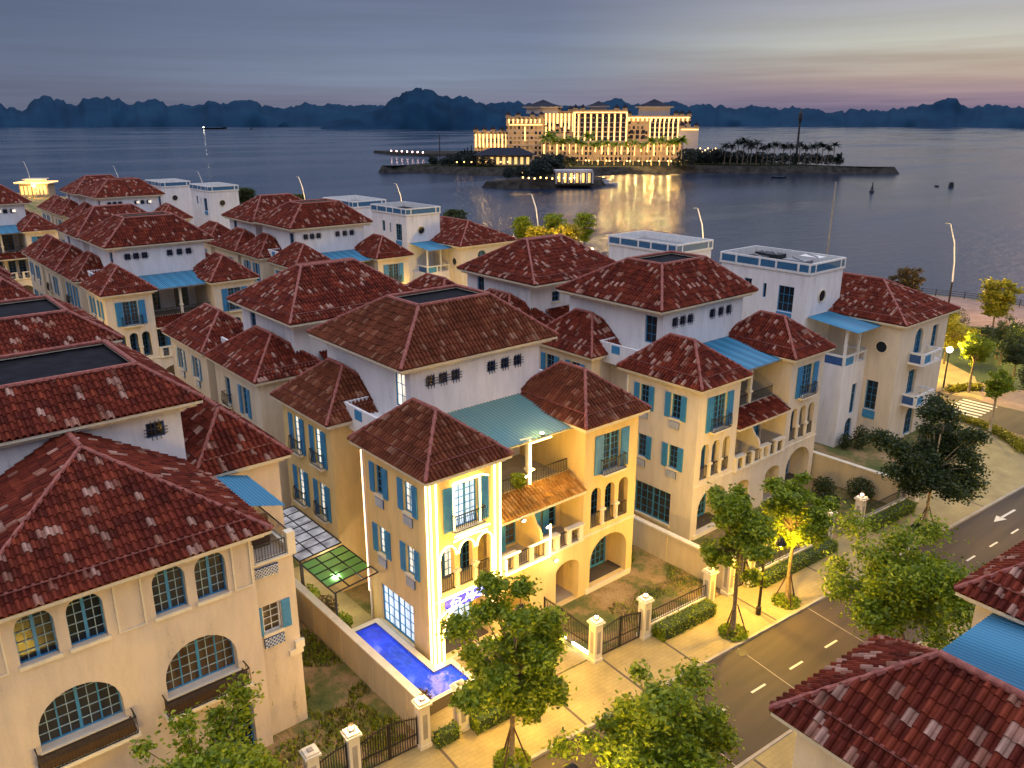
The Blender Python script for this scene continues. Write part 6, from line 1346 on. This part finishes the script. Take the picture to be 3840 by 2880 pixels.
for k in range(6): c_ = MB(); c_.box(-7.0 + k * 2.75, 3.0, 1.0, -5.9 + k * 2.75, 3.1, 5.2, 'hotel_glow'); c_.build('window', jp)
for x in (-5, 0, 5):
    l_ = bpy.data.lights.new('pavilion_light', 'POINT'); l_.energy = 260; l_.color = (1, .75, .4); lo_ = bpy.data.objects.new('pavilion_light', l_); COL.objects.link(lo_); lo_.location = isl_at(1243 + x * 4, 378.5, 2.4)
# palms and trees of the island
pp_ = []
for v in range(3):
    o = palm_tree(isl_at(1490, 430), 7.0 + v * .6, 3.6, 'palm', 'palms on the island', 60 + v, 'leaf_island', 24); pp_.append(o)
lit_ = [palm_tree(isl_at(1282 + 13 * v, 440), 8.0 + v * .5, 3.8, 'palm', 'palms before the hotel', 66 + v, 'leaf', 20, True) for v in range(3)]  # front palms: uplight is put into brighter trunk and leaf colours
place = [(1282, 448, 7), (1295, 440, 7), (1310, 438, 7), (1330, 445, 7), (1352, 440, 7), (1372, 442, 7), (1392, 440, 7), (1412, 436, 8), (1430, 440, 8), (1450, 436, 8), (1465, 430, 8), (1478, 428, 8), (1216, 455, 8), (1200, 450, 8), (1232, 452, 8), (1247, 452, 8), (1262, 450, 7), (1275, 470, 9), (1190, 430, 10), (1180, 425, 9)]
place += [(1572, 415, 11), (1585, 416, 10), (1600, 420, 11), (1612, 418, 12), (1622, 422, 12), (1630, 416, 10), (1642, 420, 11), (1655, 425, 10), (1665, 421, 10), (1680, 430, 10), (1700, 440, 11), (1716, 436, 10), (1735, 440, 10), (1748, 442, 10), (1762, 446, 10), (1775, 448, 10), (1786, 450, 11), (1798, 452, 9), (1810, 455, 10)]
lbl = lambda k, xf: ('palm on the island in front of the glowing hotel' if xf < 1500 else 'palm silhouette on the dark tail of the island')
for k, (xf, dist, h_) in enumerate(place):
    src_ = lit_ if xf < 1500 else pp_
    if k < 3: o = lit_[k]; o.location = isl_at(xf, dist)
    elif 20 <= k < 23: o = pp_[k - 20]; o.location = isl_at(xf, dist)
    else: o = dup(src_[k % 3], isl_at(xf, dist), k * 1.3, '')
    s_ = 1.14 * h_ / (5.8 if xf < 1500 else 8.5); o.scale = (s_, s_, s_); o['label'] = lbl(k, xf); o['group'] = 'palms before the hotel' if xf < 1500 else 'palms on the island tail'
def uplight(xf, dist, e=1500):
    l_ = bpy.data.lights.new('palm_uplight', 'POINT'); l_.energy = e; l_.color = (1, .66, .2); l_.shadow_soft_size = .3; lo_ = bpy.data.objects.new('palm_uplight', l_); COL.objects.link(lo_); lo_.location = isl_at(xf, dist, 2.6)
for xf in range(1200, 1480, 18): uplight(xf, 426 + (xf % 3) * 3)
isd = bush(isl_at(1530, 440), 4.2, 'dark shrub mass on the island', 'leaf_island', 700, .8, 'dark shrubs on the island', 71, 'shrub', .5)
bsx = [(1505, 430, 1.2), (1520, 425, 1.1), (1545, 424, 1.2), (1560, 430, 1.2), (1580, 432, 1.0), (1605, 434, 1.1), (1630, 434, .9), (1650, 440, 1.0), (1675, 446, .9), (1700, 455, .9), (1725, 458, .9), (1750, 462, .9), (1775, 466, .9), (1800, 462, .8), (1822, 458, .7), (1490, 445, 1.3), (1180, 398, 1.4), (1195, 404, 1.3), (1160, 388, .9), (1130, 385, .8), (1100, 384, .7), (1040, 392, .8), (1010, 402, .9), (990, 420, .9), (970, 430, .8), (955, 425, .6), (1020, 440, 1.1), (935, 440, .7), (1000, 450, 1.1), (1060, 384, .6), (1030, 430, 1.0), (1470, 415, .7), (1220, 425, .8), (1240, 420, .7), (1168, 380, 1.2)]
for k, (xf, dist, s_) in enumerate(bsx):
    o = dup(isd, isl_at(xf, dist, 1.2), k * 1.7, 'dark shrubs left of the hotel on the island' if xf < 1100 else 'dark shrubs below the glowing hotel' if xf < 1500 else 'dark shrubs on the right part of the island', 'dark shrubs left of the hotel' if xf < 1100 else 'dark shrubs below the hotel' if xf < 1500 else 'dark shrubs right of the hotel'); s_ *= 1.15; o.scale = (s_, s_, s_)
isd.location = isl_at(1535, 445, 1.2); isd['label'] = 'dark shrubs on the right part of the island'; isd['group'] = 'dark shrubs right of the hotel'
tl = [(930, 440, 4.5, 1.0), (1512, 436, 6, 1.2), (1555, 450, 7, 1.3), (1186, 395, 9, 1.7), (1198, 392, 8, 1.4), (1822, 448, 6.5, 1.0), (1210, 396, 7, 1.3)]
lbs = ['round dark tree at the left tip of the hotel island', 'cone shaped dark tree right beside the hotel', 'dark pointed tree right of the terrace lights', 'tall dark tree before the left half of the hotel', 'second tall dark tree before the left half of the hotel', 'rounded dark tree standing alone on the island tail', 'dark tree between the restaurant and the hotel']
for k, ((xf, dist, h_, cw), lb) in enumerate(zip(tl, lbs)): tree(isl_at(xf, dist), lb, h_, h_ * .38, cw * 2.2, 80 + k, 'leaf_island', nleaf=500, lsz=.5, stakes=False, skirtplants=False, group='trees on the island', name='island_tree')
for k, (xf, dist, h_) in enumerate(((988, 430, 6), (995, 430, 7), (1002, 430, 8), (1009, 430, 9), (1017, 430, 10), (1040, 436, 9))):
    c_ = thing('cypress_tree', isl_at(xf, dist, 1.5), 0, 'slender dark cypress in the row left of the hotel', 'tree', 'row of cypresses on the island'); a_ = MB(); a_.tube([(0, 0, 0), (0, 0, 2)], .2, 'bark', 6); a_.build('trunk', c_); b_ = MB(); r2 = random.Random(k)
    for q in range(260): t = r2.random(); a = r2.uniform(0, 6.28); w_ = .9 * math.sin(math.pi * min(1, t * 1.1 + .05)) * r2.random(); leaf(b_, (w_ * math.cos(a), w_ * math.sin(a), 1 + t * h_), .4, r2, 'leaf_island')
    b_.build('crown', c_)
# small island lights
def small_lamp(pos, label, group, mat='light_amber', r=.35, h=2.2, proto={}):
    key = mat
    if key in proto: o = dup(proto[key], pos, 0, label, group)
    else:
        o = thing('garden_lamp', pos, 0, label, 'lamp', group); proto[key] = o; p = MB(); p.tube([(0, 0, 0), (0, 0, h)], .08, 'iron', 5); p.build('post', o); g_ = MB(); g_.sphere((0, 0, h + r), r, mat, 5); g_.build('globe', o)
    return o
for k in range(20): small_lamp(isl_at(1185 + k * 15 + (k % 3) * 4, 428 + (k * 7) % 12, 1.6), 'small amber garden lamp in the hotel grounds', 'amber lamps before the hotel')
for k in range(11): small_lamp(isl_at(985 + k * 16, 389 + (k * 5) % 9, 1.2), 'small amber lamp around the low island restaurant', 'amber lamps by the restaurant')
for k in range(9): small_lamp(isl_at(1506 + k * 5.6, 452 + (k * 5) % 9, 5.5 + (k % 3)), 'small amber light on the terrace right of the hotel', 'terrace lights right of the hotel')
for k in range(9): small_lamp(isl_at(1130 + k * 13, 372 - k % 3 * 3, .1), 'small amber lamp on the rocky pier', 'amber lamps on the pier')
for k in range(7): small_lamp(isl_at(842 + k * 11.5, 700 - k * 6, -.8), 'tiny pinkish lamp on the thin spit left of the island', 'pink lamps on the spit', 'light_pinkish', .6)
bt = thing('beacon_tower', isl_at(1729, 470, 0), 0, 'slim dark tower with a bulging top on the island tail', 'tower'); p = MB(); p.tube([(0, 0, 0), (0, 0, 22)], [.75, .45], 'boat_dark', 10); p.build('shaft', bt); p = MB(); p.tube([(0, 0, 22), (0, 0, 24), (0, 0, 26.5), (0, 0, 28.5)], [.5, 1.1, 1.0, .3], 'boat_dark', 10); p.build('lantern_room', bt)
bt.scale = (1.1, 1.1, 1.13)
mt_ = thing('mast', isl_at(948, 560, -1), 0, 'thin mast standing at the left tip of the island', 'mast'); p = MB(); p.tube([(0, 0, 0), (0, 0, 19)], [.4, .25], 'boat_dark', 6); p.build('pole', mt_); p = MB(); p.box(-.8, -.8, -.5, .8, .8, .6, 'rock'); p.build('footing', mt_)
# boats
def boat(pos, L_, rz, label, cab=True, m_='boat_dark', lamp=False, name='boat'):
    o = thing(name, pos, rz, label, 'boat', None); h_ = MB(); w = L_ * .14
    sec = [(-L_ / 2, .75, .9), (-L_ * .2, 1, .7), (L_ * .2, .95, .75), (L_ * .4, .5, 1.05), (L_ / 2, .05, 1.3)]
    for (x0, a0, z0), (x1, a1, z1) in zip(sec, sec[1:]):
        s_ = L_ / 14
        h_.hexa([(x0, -w * a0 * .5, -.4), (x1, -w * a1 * .5, -.4), (x1, w * a1 * .5, -.4), (x0, w * a0 * .5, -.4), (x0, -w * a0, z0 * s_ + .3), (x1, -w * a1, z1 * s_ + .3), (x1, w * a1, z1 * s_ + .3), (x0, w * a0, z0 * s_ + .3)], m_)
    h_.build('hull', o)
    if cab:
        c = MB(); zc = .8 * L_ / 14; c.box(-L_ * .38, -w * .6, zc, L_ * .12, w * .6, zc + L_ * .14, m_); c.box(-L_ * .42, -w * .75, zc + L_ * .14, L_ * .18, w * .75, zc + L_ * .16, m_); c.build('cabin', o)
        p = MB(); p.bar((L_ * .2, 0, zc), (L_ * .2, 0, zc + L_ * .22), .12, m_); p.build('mast', o)
    if lamp: p = MB(); p.sphere((-L_ * .45, 0, 3.5), 2.2, 'lamp_white', 5); p.build('lamp', o)
boat((406, 165, SEA), 9.5, .4, 'dark fishing boat with cabin at the right, larger of the pair'); boat((401, 169.5, SEA), 4.0, .8, 'small dark boat just left of the fishing boat', cab=False)
boat((396, 249, SEA), 8, hdir - 1.5, 'low dark rowing boat with people below the island tail', cab=False); boat((290, 274, SEA), 11, hdir - 1.6, 'white motor boat moored right of the jetty pavilion', True, 'boat_white')
boat((880, 2290, SEA), 62, az(450) - 1.57, 'long dark barge with a white lamp far out at the left', False, lamp=True); boat((921, 2144, SEA), 16, 1, 'tiny dark boat far out right of the long barge')
by = thing('buoy', (349, 174, SEA), 0, 'dark cone shaped channel buoy between the mast and the boats', 'buoy'); p = MB(); p.tube([(0, 0, -.5), (0, 0, .5), (0, 0, 1.0), (0, 0, 3.4)], [1.0, 1.0, .6, .12], 'boat_dark', 10); p.build('float', by); p = MB(); p.sphere((0, 0, 3.7), .35, 'boat_dark', 5); p.build('top_mark', by)
rk = MB(); rk.tube([(0, 0, -3), (0, 0, 4), (1, 0, 10), (0, 1, 15)], [22, 18, 11, 3], 'karst', 9); T(rk.build('rock_stack', loc=(1318, 2790, SEA)), 'small dark rock stack in the water before the far hills', 'rock')

# ------------------------------------------------------------------ karst hills
def hills(name, prof, dist, depth, base_y, mat, seed, step=9, cliff=.25):
    """ridge of limestone hills standing round the bay at about dist metres"""
    mb = MB(); k = mb.mi(mat); xs = []; x = prof[0][0]
    while x <= prof[-1][0]: xs.append(x); x += step
    def pf(x):
        for (a, ya), (b_, yb) in zip(prof, prof[1:]):
            if a <= x <= b_: t = (x - a) / (b_ - a); t = t * t * (3 - 2 * t); return ya + (yb - ya) * t
        return prof[-1][1]
    rows = 15; cols = []
    for x in xs:
        a = rad(49.8) - math.atan((x - 1920) / 3219); zr = 28 + (440 - pf(x)) / 3219 * dist * math.hypot(1, (x - 1920) / 3219) + noise.noise(Vector((x * .045, seed, 0))) * dist * .0034 + noise.noise(Vector((x * .13, seed, 5))) * dist * .0022
        cols.append([])
        for j in range(rows):
            t = j / (rows - 1); d_ = dist * (1 + 0) + (t - .5) * depth
            # steep front cliff, lumpy top, gentle back
            f_ = min(1, (t / .38)) ** .8 if t < .38 else (1 if t < .6 else max(0, 1 - ((t - .6) / .4) ** 2))
            wob = 1 + .12 * noise.noise(Vector((x * .02, t * 5, seed + 3))) * (1 - abs(f_ - .5))
            z = SEA - 4 + (zr - SEA + 4) * f_ * (min(1, wob) if f_ > .95 else wob)
            d_ += noise.noise(Vector((x * .012, t * 4, seed))) * depth * .14
            cols[-1].append((d_ * math.cos(a), d_ * math.sin(a), z))
    n_ = len(cols)
    for c in cols: mb.v += c
    for i in range(n_ - 1):
        for j in range(rows - 1):
            a = i * rows + j; mb.f.append((a, a + rows, a + rows + 1, a + 1)); mb.m.append(k); mb.uv.append(None)
    o = mb.build(name, smooth=True); o['kind'] = 'structure'; return o
P1 = [(-300, 430), (-120, 400), (0, 405), (40, 415), (90, 422), (140, 392), (180, 380), (230, 390), (285, 408), (330, 387), (390, 383), (450, 388), (490, 403), (540, 392), (590, 386), (650, 406), (690, 397), (740, 404), (790, 390), (850, 395), (900, 386), (960, 388), (1010, 404), (1060, 412), (1120, 400), (1160, 390), (1200, 402), (1250, 395), (1330, 400), (1400, 398), (1500, 400), (1700, 400), (1800, 402), (1860, 390), (1930, 385), (2000, 392), (2100, 400), (2200, 400), (2260, 388), (2320, 373), (2350, 392), (2420, 400), (2490, 388), (2540, 386), (2570, 402), (2620, 396), (2700, 402), (2760, 413), (2800, 401), (2850, 404), (2900, 413), (2960, 408), (3020, 411), (3060, 416), (3100, 426), (3150, 421), (3200, 415), (3260, 418), (3320, 421), (3380, 411), (3440, 406), (3480, 402), (3540, 388), (3580, 391), (3605, 409), (3640, 416), (3680, 406), (3740, 406), (3780, 413), (3840, 415), (4000, 405), (4200, 425)]
hills('far_hills', P1, 3500, 900, 466, 'karst_far', 1)
P2 = [(1190, 480), (1230, 455), (1300, 440), (1400, 420), (1440, 402), (1480, 370), (1540, 346), (1580, 338), (1620, 345), (1655, 366), (1700, 371), (1740, 365), (1790, 384), (1830, 400), (1880, 402), (1960, 396), (2050, 408), (2150, 402), (2250, 425), (2330, 470)]
hills('near_hills', P2, 2500, 480, 482, 'karst', 2, step=7)
for f_, d_, r_ in ((720, 2900, 40), (610, 2750, 22)): pass
